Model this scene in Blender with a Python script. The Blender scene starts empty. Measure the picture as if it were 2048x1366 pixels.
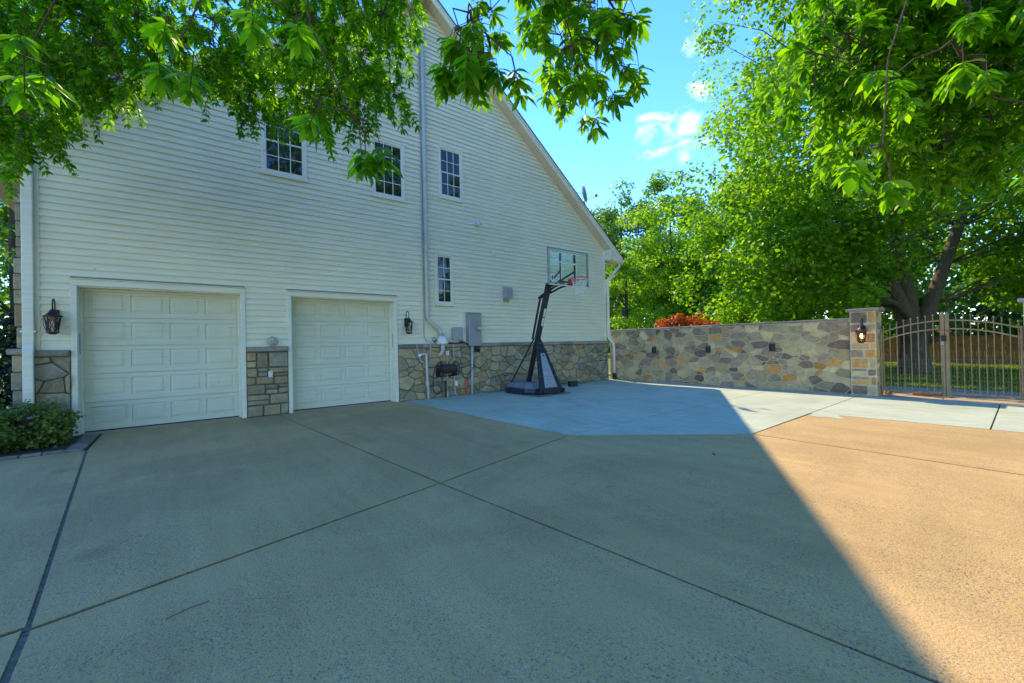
import bpy, math, random
import numpy as np
from mathutils import Vector, Matrix

SC = bpy.context.scene
COL = SC.collection
R = math.radians

# ------------------------------------------------------------------ camera
cam_d = bpy.data.cameras.new('camera')
cam = bpy.data.objects.new('camera', cam_d)
COL.objects.link(cam)
cam_d.sensor_width = 36.0
cam_d.lens = 36.0 * 832.08 / 2048.0
cam_d.clip_start = 0.05
cam_d.clip_end = 2000
_r = Vector((0.78521904, -0.61884834, -0.0213962))
_u = Vector((0.01216872, -0.01912519, 0.99974304))
_f = Vector((0.61909853, 0.78527763, 0.00748687))
cam.matrix_world = Matrix(((_r.x, _u.x, -_f.x, 0.0), (_r.y, _u.y, -_f.y, -10.6558),
                           (_r.z, _u.z, -_f.z, 1.45874), (0, 0, 0, 1)))
SC.camera = cam

# ------------------------------------------------------------------ light
SUN = Vector((0.327, 0.917, 1.0)).normalized()          # direction towards the sun
SUN_STRENGTH = 2.0
SKY_STRENGTH = 0.15
EXPOSURE = 1.77
world = bpy.data.worlds.new('World')
SC.world = world
world.use_nodes = True
wn, wl = world.node_tree.nodes, world.node_tree.links
wn.clear()
w_out = wn.new('ShaderNodeOutputWorld')
w_bg = wn.new('ShaderNodeBackground')
w_bg.inputs['Strength'].default_value = SKY_STRENGTH
w_sky = wn.new('ShaderNodeTexSky')
w_sky.sky_type = 'NISHITA'
w_sky.sun_disc = False
w_sky.sun_elevation = math.asin(SUN.z)
w_sky.sun_rotation = math.atan2(SUN.x, SUN.y)
w_sky.air_density = 1.0
w_sky.dust_density = 0.0
w_sky.ozone_density = 3.5
# small fair-weather clouds, from noise, all round the sky
w_tc = wn.new('ShaderNodeTexCoord')
w_map = wn.new('ShaderNodeMapping')
w_map.inputs['Scale'].default_value = (1.0, 1.0, 1.9)
w_n1 = wn.new('ShaderNodeTexNoise')
w_n1.inputs['Scale'].default_value = 17.0
w_n1.inputs['Detail'].default_value = 9.0
w_n1.inputs['Distortion'].default_value = 0.6
w_n1.inputs['Roughness'].default_value = 0.55
wl.new(w_tc.outputs['Generated'], w_map.inputs['Vector'])
wl.new(w_map.outputs['Vector'], w_n1.inputs['Vector'])


def wmath(op, a, b=None, c=None):
    n = wn.new('ShaderNodeMath')
    n.operation = op
    for i, v in enumerate((a, b, c)):
        if v is None:
            continue
        if isinstance(v, (int, float)):
            n.inputs[i].default_value = v
        else:
            wl.new(v, n.inputs[i])
    return n.outputs[0]


def cloud_puff(direction, radius):
    d = wn.new('ShaderNodeVectorMath')
    d.operation = 'DOT_PRODUCT'
    d.inputs[1].default_value = Vector(direction).normalized()
    wl.new(w_tc.outputs['Generated'], d.inputs[0])
    c = math.cos(radius)
    return wmath('MULTIPLY', wmath('SUBTRACT', d.outputs['Value'], c), 1.0 / (1.0 - c))


puffs = None
for direction, radius in (((0.7596, 0.4859, 0.4271), 0.040), ((0.7676, 0.4739, 0.4281), 0.040), ((0.8072, 0.4187, 0.4141), 0.040), ((0.7953, 0.4280, 0.4279), 0.026),
                          ((0.7873, 0.428, 0.4449), 0.026), ((0.7509, 0.376, 0.5429), 0.030), ((0.7839, 0.3897, 0.4834), 0.028), ((0.545, 0.6551, 0.5233), 0.034),
                          ((0.80, 0.44, 0.372), 0.018), ((0.2, -0.9, 0.5), 0.07), ((-0.5, -0.8, 0.4), 0.08), ((-0.8, 0.2, 0.45), 0.07),
                          ((0.9, -0.4, 0.4), 0.06), ((-0.4, 0.8, 0.5), 0.07), ((0.3, -0.7, 0.8), 0.06)):
    v = cloud_puff(direction, radius)
    puffs = v if puffs is None else wmath('MAXIMUM', puffs, v)
w_lump = wmath('ADD', wmath('MULTIPLY', wmath('MAXIMUM', puffs, -3.0), 0.55), wmath('MULTIPLY', wmath('SUBTRACT', w_n1.outputs['Fac'], 0.5), 3.4))
w_ss = wn.new('ShaderNodeMapRange')
w_ss.interpolation_type = 'SMOOTHSTEP'
w_ss.inputs['From Min'].default_value = 0.0
w_ss.inputs['From Max'].default_value = 1.3
wl.new(w_lump, w_ss.inputs['Value'])
w_mix = wn.new('ShaderNodeMix')
w_mix.data_type = 'RGBA'
w_mix.inputs['B'].default_value = (3.6, 3.6, 3.6, 1)
wl.new(wmath('MULTIPLY', w_ss.outputs['Result'], 0.9), w_mix.inputs['Factor'])
w_sat = wn.new('ShaderNodeHueSaturation')
w_sat.inputs['Saturation'].default_value = 1.28
w_sat.inputs['Hue'].default_value = 0.513
wl.new(w_sky.outputs['Color'], w_sat.inputs['Color'])
wl.new(w_sat.outputs['Color'], w_mix.inputs['A'])
wl.new(w_mix.outputs['Result'], w_bg.inputs['Color'])
wl.new(w_bg.outputs['Background'], w_out.inputs['Surface'])

sun_d = bpy.data.lights.new('sun', 'SUN')
sun_d.energy = SUN_STRENGTH
sun_d.angle = R(0.53)
sun_d.color = (1.0, 0.80, 0.50)
sun = bpy.data.objects.new('sun', sun_d)
COL.objects.link(sun)
sun.rotation_euler = SUN.to_track_quat('Z', 'Y').to_euler()
sun.location = (20, 40, 45)

vs = SC.view_settings
vs.view_transform = 'Standard'
vs.look = 'None'
vs.exposure = EXPOSURE
vs.gamma = 1.0
vs.use_curve_mapping = False
try:
    SC.cycles.max_bounces = 5
    SC.cycles.transparent_max_bounces = 12
except Exception:
    pass

# ------------------------------------------------------------------ materials


def new_mat(name):
    m = bpy.data.materials.new(name)
    m.use_nodes = True
    nt = m.node_tree
    return m, nt.nodes, nt.links, nt.nodes['Principled BSDF']


def node(nodes, kind, **kw):
    n = nodes.new(kind)
    for k, v in kw.items():
        if k in n.inputs.keys():
            n.inputs[k].default_value = v
        else:
            setattr(n, k, v)
    return n


def ramp(nodes, stops):
    n = nodes.new('ShaderNodeValToRGB')
    e = n.color_ramp.elements
    while len(e) > 1:
        e.remove(e[0])
    e[0].position = stops[0][0]
    e[0].color = (*stops[0][1], 1)
    for pos, c in stops[1:]:
        x = e.new(pos)
        x.color = (*c, 1)
    return n


def mixc(nodes, links, fac, a, b, blend='MIX'):
    n = nodes.new('ShaderNodeMix')
    n.data_type = 'RGBA'
    n.blend_type = blend
    for key, v in (('Factor', fac), ('A', a), ('B', b)):
        if isinstance(v, (int, float)):
            n.inputs[key].default_value = v
        elif isinstance(v, tuple):
            n.inputs[key].default_value = (*v, 1)
        else:
            links.new(v, n.inputs[key])
    return n.outputs['Result']


def bump(nodes, links, bsdf, height, strength, dist):
    b = nodes.new('ShaderNodeBump')
    b.inputs['Strength'].default_value = strength
    b.inputs['Distance'].default_value = dist
    links.new(height, b.inputs['Height'])
    links.new(b.outputs['Normal'], bsdf.inputs['Normal'])


def position(nodes):
    return nodes.new('ShaderNodeNewGeometry').outputs['Position']


def simple(name, col, rough=0.5, metal=0.0, var=0.12, scale=6.0, bump_s=0.0, bump_scale=60.0, spec=0.5):
    """A material with soft patchy variation of its colour."""
    m, n, l, b = new_mat(name)
    p = position(n)
    t = node(n, 'ShaderNodeTexNoise', Scale=scale, Detail=5.0, Roughness=0.6)
    l.new(p, t.inputs['Vector'])
    rp = ramp(n, [(0.3, tuple(c * (1 - var) for c in col)), (0.7, tuple(min(1, c * (1 + var)) for c in col))])
    l.new(t.outputs['Fac'], rp.inputs['Fac'])
    l.new(rp.outputs['Color'], b.inputs['Base Color'])
    b.inputs['Roughness'].default_value = rough
    b.inputs['Metallic'].default_value = metal
    b.inputs['Specular IOR Level'].default_value = spec
    if bump_s:
        t2 = node(n, 'ShaderNodeTexNoise', Scale=bump_scale, Detail=4.0)
        l.new(p, t2.inputs['Vector'])
        bump(n, l, b, t2.outputs['Fac'], bump_s, 0.01)
    return m


def concrete_tan():
    m, n, l, b = new_mat('exposed_aggregate')
    p = position(n)
    big = node(n, 'ShaderNodeTexNoise', Scale=0.7, Detail=5.0, Roughness=0.6)
    l.new(p, big.inputs['Vector'])
    base = ramp(n, [(0.30, (0.525, 0.36, 0.155)), (0.52, (0.575, 0.39, 0.17)), (0.72, (0.625, 0.42, 0.185))])
    l.new(big.outputs['Fac'], base.inputs['Fac'])
    # pebbles
    v = node(n, 'ShaderNodeTexVoronoi', Scale=78.0, Randomness=1.0)
    l.new(p, v.inputs['Vector'])
    sep = n.new('ShaderNodeSeparateColor')
    l.new(v.outputs['Color'], sep.inputs['Color'])
    peb = ramp(n, [(0.0, (0.13, 0.13, 0.13)), (0.08, (0.22, 0.19, 0.16)), (0.15, (0.50, 0.33, 0.13)), (0.5, (0.60, 0.41, 0.17)),
                   (0.80, (0.44, 0.27, 0.14)), (0.95, (0.55, 0.48, 0.38)), (1.0, (0.72, 0.68, 0.6))])
    peb.color_ramp.interpolation = 'CONSTANT'
    l.new(sep.outputs['Red'], peb.inputs['Fac'])
    inside = node(n, 'ShaderNodeMapRange')
    inside.inputs['From Min'].default_value = 0.62
    inside.inputs['From Max'].default_value = 0.42
    l.new(v.outputs['Distance'], inside.inputs['Value'])
    patch = node(n, 'ShaderNodeTexNoise', Scale=1.7, Detail=3.0)
    l.new(p, patch.inputs['Vector'])
    pr = node(n, 'ShaderNodeMapRange')
    pr.inputs['From Min'].default_value = 0.35
    pr.inputs['From Max'].default_value = 0.65
    pr.inputs['To Min'].default_value = 0.30
    pr.inputs['To Max'].default_value = 0.85
    l.new(patch.outputs['Fac'], pr.inputs['Value'])
    mul = n.new('ShaderNodeMath')
    mul.operation = 'MULTIPLY'
    l.new(inside.outputs['Result'], mul.inputs[0])
    l.new(pr.outputs['Result'], mul.inputs[1])
    c1 = mixc(n, l, mul.outputs[0], base.outputs['Color'], peb.outputs['Color'])
    fine = node(n, 'ShaderNodeTexNoise', Scale=180.0, Detail=2.0)
    l.new(p, fine.inputs['Vector'])
    fr = ramp(n, [(0.3, (0.72, 0.72, 0.72)), (0.7, (1.18, 1.18, 1.18))])
    l.new(fine.outputs['Fac'], fr.inputs['Fac'])
    c2 = mixc(n, l, 1.0, c1, fr.outputs['Color'], 'MULTIPLY')
    # tyre grime and water stains
    st = node(n, 'ShaderNodeTexNoise', Scale=0.35, Detail=7.0, Roughness=0.62, Distortion=1.2)
    l.new(p, st.inputs['Vector'])
    sr = ramp(n, [(0.42, (0.88, 0.88, 0.88)), (0.58, (1.04, 1.04, 1.04))])
    l.new(st.outputs['Fac'], sr.inputs['Fac'])
    c3 = mixc(n, l, 1.0, c2, sr.outputs['Color'], 'MULTIPLY')
    sm = node(n, 'ShaderNodeMapping')
    sm.inputs['Scale'].default_value = (3.2, 0.22, 1.0)
    l.new(p, sm.inputs['Vector'])
    sk = node(n, 'ShaderNodeTexNoise', Scale=1.3, Detail=5.0, Roughness=0.6)
    l.new(sm.outputs['Vector'], sk.inputs['Vector'])
    skr = ramp(n, [(0.40, (0.95, 0.95, 0.95)), (0.60, (1.03, 1.03, 1.03))])
    l.new(sk.outputs['Fac'], skr.inputs['Fac'])
    c3 = mixc(n, l, 1.0, c3, skr.outputs['Color'], 'MULTIPLY')
    ov = node(n, 'ShaderNodeTexVoronoi', Scale=0.9)
    dn_ = node(n, 'ShaderNodeTexNoise', Scale=6.0, Detail=4.0)
    l.new(p, dn_.inputs['Vector'])
    wv = mixc(n, l, 0.10, p, dn_.outputs['Color'])
    l.new(wv, ov.inputs['Vector'])
    ovr = ramp(n, [(0.03, (0.74, 0.74, 0.76)), (0.13, (1, 1, 1))])
    l.new(ov.outputs['Distance'], ovr.inputs['Fac'])
    c3 = mixc(n, l, 0.75, c3, ovr.outputs['Color'], 'MULTIPLY')
    l.new(c3, b.inputs['Base Color'])
    b.inputs['Roughness'].default_value = 0.85
    b.inputs['Specular IOR Level'].default_value = 0.25
    inv = n.new('ShaderNodeMath')
    inv.operation = 'ADD'
    l.new(inside.outputs['Result'], inv.inputs[0])
    l.new(fine.outputs['Fac'], inv.inputs[1])
    bump(n, l, b, inv.outputs[0], 0.5, 0.004)
    return m


def concrete_light():
    m, n, l, b = new_mat('broomed_concrete')
    p = position(n)
    mp = node(n, 'ShaderNodeMapping')
    mp.inputs['Scale'].default_value = (9.0, 0.8, 1.0)
    l.new(p, mp.inputs['Vector'])
    t = node(n, 'ShaderNodeTexNoise', Scale=2.0, Detail=6.0, Roughness=0.65)
    l.new(mp.outputs['Vector'], t.inputs['Vector'])
    t2 = node(n, 'ShaderNodeTexNoise', Scale=0.8, Detail=6.0, Roughness=0.6, Distortion=0.6)
    l.new(p, t2.inputs['Vector'])
    r1 = ramp(n, [(0.3, (0.41, 0.45, 0.33)), (0.5, (0.48, 0.525, 0.39)), (0.7, (0.545, 0.59, 0.44))])
    l.new(t2.outputs['Fac'], r1.inputs['Fac'])
    r2 = ramp(n, [(0.3, (0.76, 0.76, 0.76)), (0.7, (1.12, 1.12, 1.12))])
    l.new(t.outputs['Fac'], r2.inputs['Fac'])
    c = mixc(n, l, 1.0, r1.outputs['Color'], r2.outputs['Color'], 'MULTIPLY')
    l.new(c, b.inputs['Base Color'])
    b.inputs['Roughness'].default_value = 0.8
    b.inputs['Specular IOR Level'].default_value = 0.3
    bump(n, l, b, t.outputs['Fac'], 0.4, 0.006)
    return m


def siding_mat(name, col):
    m, n, l, b = new_mat(name)
    p = position(n)
    t = node(n, 'ShaderNodeTexNoise', Scale=0.9, Detail=6.0, Roughness=0.65)
    l.new(p, t.inputs['Vector'])
    mp = node(n, 'ShaderNodeMapping')
    mp.inputs['Scale'].default_value = (0.5, 1.0, 9.0)
    l.new(p, mp.inputs['Vector'])
    t2 = node(n, 'ShaderNodeTexNoise', Scale=3.0, Detail=4.0, Roughness=0.6)
    l.new(mp.outputs['Vector'], t2.inputs['Vector'])
    r1 = ramp(n, [(0.3, tuple(c * .93 for c in col)), (0.7, tuple(c * 1.03 for c in col))])
    l.new(t.outputs['Fac'], r1.inputs['Fac'])
    r2 = ramp(n, [(0.42, (1, 1, 1)), (0.75, (0.93, 0.88, 0.79))])
    l.new(t2.outputs['Fac'], r2.inputs['Fac'])
    c = mixc(n, l, 1.0, r1.outputs['Color'], r2.outputs['Color'], 'MULTIPLY')
    # small dirt specks
    sp = node(n, 'ShaderNodeTexVoronoi', Scale=3.2)
    l.new(p, sp.inputs['Vector'])
    sr = ramp(n, [(0.0, (0.35, 0.33, 0.3)), (0.035, (0.4, 0.38, 0.34)), (0.05, (1, 1, 1))])
    l.new(sp.outputs['Distance'], sr.inputs['Fac'])
    c = mixc(n, l, 0.8, c, sr.outputs['Color'], 'MULTIPLY')
    l.new(c, b.inputs['Base Color'])
    b.inputs['Roughness'].default_value = 0.5
    b.inputs['Specular IOR Level'].default_value = 0.3
    t3 = node(n, 'ShaderNodeTexNoise', Scale=2.6, Detail=2.0)
    l.new(p, t3.inputs['Vector'])
    bump(n, l, b, t3.outputs['Fac'], 0.16, 0.02)
    return m


def stone_mat(name, c1, c2, c3, scale=7.0):
    m, n, l, b = new_mat(name)
    p = position(n)
    oi = n.new('ShaderNodeObjectInfo')
    add = n.new('ShaderNodeVectorMath')
    add.operation = 'ADD'
    sc = n.new('ShaderNodeVectorMath')
    sc.operation = 'SCALE'
    sc.inputs[0].default_value = (37.0, 11.0, 23.0)
    l.new(oi.outputs['Random'], sc.inputs['Scale'])
    l.new(p, add.inputs[0])
    l.new(sc.outputs['Vector'], add.inputs[1])
    t = node(n, 'ShaderNodeTexNoise', Scale=scale, Detail=7.0, Roughness=0.68, Distortion=0.8)
    l.new(add.outputs['Vector'], t.inputs['Vector'])
    r1 = ramp(n, [(0.28, c1), (0.5, c2), (0.72, c3)])
    l.new(t.outputs['Fac'], r1.inputs['Fac'])
    hv = n.new('ShaderNodeHueSaturation')
    l.new(r1.outputs['Color'], hv.inputs['Color'])
    mr = node(n, 'ShaderNodeMapRange')
    mr.inputs['To Min'].default_value = 0.72
    mr.inputs['To Max'].default_value = 1.25
    l.new(oi.outputs['Random'], mr.inputs['Value'])
    l.new(mr.outputs['Result'], hv.inputs['Value'])
    l.new(hv.outputs['Color'], b.inputs['Base Color'])
    b.inputs['Roughness'].default_value = 0.82
    b.inputs['Specular IOR Level'].default_value = 0.3
    t2 = node(n, 'ShaderNodeTexNoise', Scale=26.0, Detail=8.0, Roughness=0.7)
    l.new(add.outputs['Vector'], t2.inputs['Vector'])
    bump(n, l, b, t2.outputs['Fac'], 0.9, 0.02)
    return m


def leaf_mat(name, dark, mid, light, trans=0.45, rough=0.42, spec=0.35):
    m, n, l, b = new_mat(name)
    g = n.new('ShaderNodeNewGeometry')
    rp = ramp(n, [(0.0, dark), (0.5, mid), (1.0, light)])
    l.new(g.outputs['Random Per Island'], rp.inputs['Fac'])
    t = node(n, 'ShaderNodeTexNoise', Scale=0.55, Detail=2.0)
    l.new(g.outputs['Position'], t.inputs['Vector'])
    r2 = ramp(n, [(0.35, (0.72, 0.80, 0.8)), (0.65, (1.2, 1.12, 0.95))])
    l.new(t.outputs['Fac'], r2.inputs['Fac'])
    c = mixc(n, l, 1.0, rp.outputs['Color'], r2.outputs['Color'], 'MULTIPLY')
    l.new(c, b.inputs['Base Color'])
    b.inputs['Roughness'].default_value = rough
    b.inputs['Specular IOR Level'].default_value = spec
    tr = n.new('ShaderNodeBsdfTranslucent')
    c2 = mixc(n, l, 1.0, c, (2.3, 2.3, 0.6), 'MULTIPLY')
    l.new(c2, tr.inputs['Color'])
    mx = n.new('ShaderNodeMixShader')
    mx.inputs['Fac'].default_value = trans
    l.new(b.outputs['BSDF'], mx.inputs[1])
    l.new(tr.outputs['BSDF'], mx.inputs[2])
    l.new(mx.outputs['Shader'], n['Material Output'].inputs['Surface'])
    return m


def bark_mat(name, a, c):
    m, n, l, b = new_mat(name)
    p = position(n)
    mp = node(n, 'ShaderNodeMapping')
    mp.inputs['Scale'].default_value = (9.0, 9.0, 1.6)
    l.new(p, mp.inputs['Vector'])
    t = node(n, 'ShaderNodeTexNoise', Scale=2.2, Detail=8.0, Roughness=0.7)
    l.new(mp.outputs['Vector'], t.inputs['Vector'])
    rp = ramp(n, [(0.3, a), (0.7, c)])
    l.new(t.outputs['Fac'], rp.inputs['Fac'])
    l.new(rp.outputs['Color'], b.inputs['Base Color'])
    b.inputs['Roughness'].default_value = 0.9
    bump(n, l, b, t.outputs['Fac'], 0.9, 0.04)
    return m


def glass_dark():
    m, n, l, b = new_mat('window_glass')
    b.inputs['Base Color'].default_value = (0.012, 0.02, 0.018, 1)
    b.inputs['Roughness'].default_value = 0.02
    b.inputs['IOR'].default_value = 1.6
    p = position(n)
    t = node(n, 'ShaderNodeTexNoise', Scale=2.2, Detail=1.0)
    l.new(p, t.inputs['Vector'])
    bump(n, l, b, t.outputs['Fac'], 0.10, 0.02)
    return m


def clear_panel(name, tint, gloss):
    m, n, l, b = new_mat(name)
    tr = n.new('ShaderNodeBsdfTransparent')
    tr.inputs['Color'].default_value = (*tint, 1)
    gl = n.new('ShaderNodeBsdfGlossy')
    gl.inputs['Roughness'].default_value = 0.05
    mx = n.new('ShaderNodeMixShader')
    mx.inputs['Fac'].default_value = gloss
    l.new(tr.outputs['BSDF'], mx.inputs[1])
    l.new(gl.outputs['BSDF'], mx.inputs[2])
    l.new(mx.outputs['Shader'], n['Material Output'].inputs['Surface'])
    return m


def emit(name, col, s):
    m, n, l, b = new_mat(name)
    b.inputs['Base Color'].default_value = (0.8, 0.7, 0.5, 1)
    b.inputs['Emission Color'].default_value = (*col, 1)
    b.inputs['Emission Strength'].default_value = s
    return m


M = {}
M['tan'] = concrete_tan()
M['light'] = concrete_light()
M['filler'] = simple('joint_filler', (0.03, 0.03, 0.027), 0.95, var=0.4, scale=30)
M['siding'] = siding_mat('vinyl_siding', (0.83, 0.82, 0.63))
M['trim'] = siding_mat('white_trim', (0.82, 0.82, 0.69))
M['soffit'] = siding_mat('soffit_vinyl', (0.80, 0.70, 0.53))
M['door'] = siding_mat('garage_door_paint', (0.70, 0.72, 0.58))
M['shadow_core'] = simple('wall_backing', (0.35, 0.34, 0.32), 0.9)
M['glass'] = glass_dark()
M['shingle'] = simple('shingle', (0.075, 0.080, 0.095), 0.9, var=0.5, scale=9, bump_s=0.6, bump_scale=120)
M['mortar_dark'] = simple('mortar_dark', (0.15, 0.13, 0.085), 0.95, var=0.35, scale=9, bump_s=0.6)
M['mortar_tan'] = simple('mortar_tan', (0.64, 0.54, 0.36), 0.95, var=0.25, scale=7, bump_s=0.6)
M['hs1'] = stone_mat('house_stone_grey', (0.223, 0.195, 0.129), (0.345, 0.298, 0.194), (0.488, 0.423, 0.273))
M['hs2'] = stone_mat('house_stone_tan', (0.277, 0.220, 0.123), (0.399, 0.322, 0.184), (0.524, 0.431, 0.254))
M['hs3'] = stone_mat('house_stone_blue', (0.214, 0.199, 0.148), (0.318, 0.293, 0.213), (0.452, 0.415, 0.292))
M['hs4'] = stone_mat('house_stone_rust', (0.286, 0.183, 0.098), (0.408, 0.282, 0.150), (0.506, 0.382, 0.216))
M['fs1'] = stone_mat('wall_stone_purple', (0.220, 0.161, 0.115), (0.336, 0.247, 0.165), (0.488, 0.380, 0.235))
M['fs2'] = stone_mat('wall_stone_grey', (0.317, 0.253, 0.150), (0.476, 0.380, 0.210), (0.634, 0.517, 0.290))
M['fs3'] = stone_mat('wall_stone_buff', (0.415, 0.299, 0.140), (0.610, 0.460, 0.230), (0.680, 0.575, 0.320))
M['fs4'] = stone_mat('wall_stone_orange', (0.512, 0.218, 0.060), (0.680, 0.333, 0.100), (0.680, 0.471, 0.190))
M['fs5'] = stone_mat('wall_stone_dark', (0.146, 0.109, 0.080), (0.226, 0.172, 0.120), (0.342, 0.265, 0.170))
M['capstone'] = stone_mat('capstone', (0.24, 0.235, 0.21), (0.33, 0.32, 0.28), (0.42, 0.40, 0.36), 12)
M['sill'] = stone_mat('stone_sill', (0.20, 0.185, 0.15), (0.29, 0.265, 0.215), (0.37, 0.34, 0.28), 12)
M['iron'] = simple('black_iron', (0.018, 0.018, 0.02), 0.45, metal=0.3, var=0.3, scale=20)
M['hoop_black'] = simple('black_powder_coat', (0.016, 0.019, 0.024), 0.38, var=0.3, scale=8)
M['tank'] = simple('navy_plastic', (0.028, 0.036, 0.06), 0.35, var=0.35, scale=5)
M['tank_top'] = simple('sky_sheen_plastic', (0.19, 0.21, 0.25), 0.4, var=0.2, scale=5)  # dark plastic lid; reflected sky is put into its grey-blue colour
M['silver'] = simple('scuffed_silver', (0.36, 0.38, 0.41), 0.42, metal=0.35, var=0.2, scale=12)
M['rim'] = simple('rim_red', (0.75, 0.03, 0.04), 0.4, var=0.15)
M['net'] = simple('net_cord', (0.78, 0.78, 0.74), 0.9, var=0.15)
M['acrylic'] = clear_panel('acrylic', (0.86, 0.96, 0.93), 0.05)
M['clear'] = clear_panel('lantern_glass', (0.9, 0.9, 0.86), 0.10)
M['board_frame'] = simple('board_frame_grey', (0.30, 0.34, 0.34), 0.5, metal=0.2)
M['white'] = simple('white_plastic', (0.74, 0.75, 0.73), 0.4, var=0.06)
M['pvc'] = simple('pvc_pipe', (0.55, 0.55, 0.47), 0.4, var=0.08)
M['meter'] = simple('meter_grey', (0.30, 0.335, 0.35), 0.45, metal=0.2, var=0.10)
M['grey_box'] = simple('utility_grey', (0.36, 0.37, 0.36), 0.55, var=0.12)
M['blue_pipe'] = simple('conduit_grey', (0.42, 0.46, 0.47), 0.45, var=0.12)
M['hose'] = simple('hose_green', (0.05, 0.20, 0.13), 0.45, var=0.2)
M['dark_hose'] = simple('hose_dark', (0.018, 0.035, 0.028), 0.5, var=0.2)
M['brown_plastic'] = simple('brown_plastic', (0.05, 0.04, 0.035), 0.5, var=0.3, scale=30)
M['red_tool'] = simple('red_orange_plastic', (0.55, 0.085, 0.03), 0.45, var=0.15)
M['blue'] = simple('decal_blue', (0.03, 0.12, 0.40), 0.4)
M['gate'] = simple('gate_bronze', (0.31, 0.225, 0.12), 0.5, metal=0.15, var=0.25, scale=9)
M['wire'] = simple('wire_mesh', (0.30, 0.29, 0.25), 0.5, metal=0.5)
M['bronze'] = simple('bronze_band', (0.40, 0.27, 0.12), 0.4, metal=0.6)
M['fence_wood'] = simple('fence_wood', (0.30, 0.15, 0.065), 0.85, var=0.4, scale=5, bump_s=0.4)
M['plank'] = simple('rusty_plank', (0.33, 0.15, 0.07), 0.85, var=0.3, scale=9)
M['paver'] = simple('concrete_paver', (0.17, 0.14, 0.115), 0.9, var=0.3, scale=14, bump_s=0.5)
M['brick'] = simple('edging_brick', (0.24, 0.19, 0.15), 0.9, var=0.35, scale=8, bump_s=0.6)
M['mulch'] = simple('mulch', (0.05, 0.035, 0.025), 0.95, var=0.6, scale=25, bump_s=1.0, bump_scale=40)
M['apron'] = simple('tan_apron', (0.40, 0.30, 0.19), 0.9, var=0.2, scale=2.5, bump_s=0.3)
M['sealant'] = simple('joint_sealant', (0.15, 0.13, 0.09), 0.95, var=0.5, scale=25, bump_s=0.8)
M['gravel'] = simple('gravel_path', (0.30, 0.29, 0.28), 0.95, var=0.5, scale=28, bump_s=1.0, bump_scale=50)
M['lawn'] = simple('lawn', (0.13, 0.17, 0.022), 0.95, var=0.45, scale=1.4, bump_s=0.8, bump_scale=30)
M['statue'] = simple('weathered_cast_stone', (0.50, 0.47, 0.38), 0.9, var=0.45, scale=30, bump_s=0.8)
M['bark'] = bark_mat('maple_bark', (0.055, 0.042, 0.03), (0.19, 0.15, 0.105))
M['bark_dark'] = bark_mat('dark_bark', (0.03, 0.024, 0.018), (0.10, 0.08, 0.06))
M['twig'] = bark_mat('oak_twig', (0.05, 0.035, 0.022), (0.15, 0.10, 0.06))
M['leaf_oak'] = leaf_mat('oak_leaf', (0.030, 0.115, 0.006), (0.075, 0.215, 0.008), (0.17, 0.32, 0.012), 0.66)
M['leaf_maple'] = leaf_mat('maple_leaf', (0.065, 0.175, 0.012), (0.125, 0.265, 0.014), (0.21, 0.34, 0.018), 0.58)
M['leaf_bright'] = leaf_mat('bright_leaf', (0.09, 0.21, 0.018), (0.15, 0.29, 0.020), (0.22, 0.34, 0.026), 0.58)
M['leaf_dark'] = leaf_mat('dark_leaf', (0.045, 0.13, 0.030), (0.085, 0.19, 0.036), (0.14, 0.25, 0.045), 0.50)
M['leaf_red'] = leaf_mat('red_maple_leaf', (0.28, 0.04, 0.012), (0.40, 0.085, 0.014), (0.52, 0.15, 0.02), 0.35)
M['leaf_shrub'] = leaf_mat('shrub_leaf', (0.07, 0.13, 0.02), (0.15, 0.23, 0.035), (0.27, 0.27, 0.07), 0.3)
M['leaf_holly'] = leaf_mat('holly_leaf', (0.010, 0.026, 0.014), (0.018, 0.042, 0.02), (0.03, 0.06, 0.03), 0.2)
M['grass'] = leaf_mat('grass_blade', (0.09, 0.16, 0.012), (0.15, 0.22, 0.016), (0.24, 0.27, 0.025), 0.4)
M['dish'] = simple('dish_grey', (0.28, 0.29, 0.30), 0.45, metal=0.2)
M['bulb'] = emit('lit_bulb', (1.0, 0.55, 0.16), 16.0)
M['flame_glass'] = clear_panel('seeded_glass', (0.95, 0.85, 0.66), 0.08)

# ------------------------------------------------------------------ mesh helpers


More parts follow.
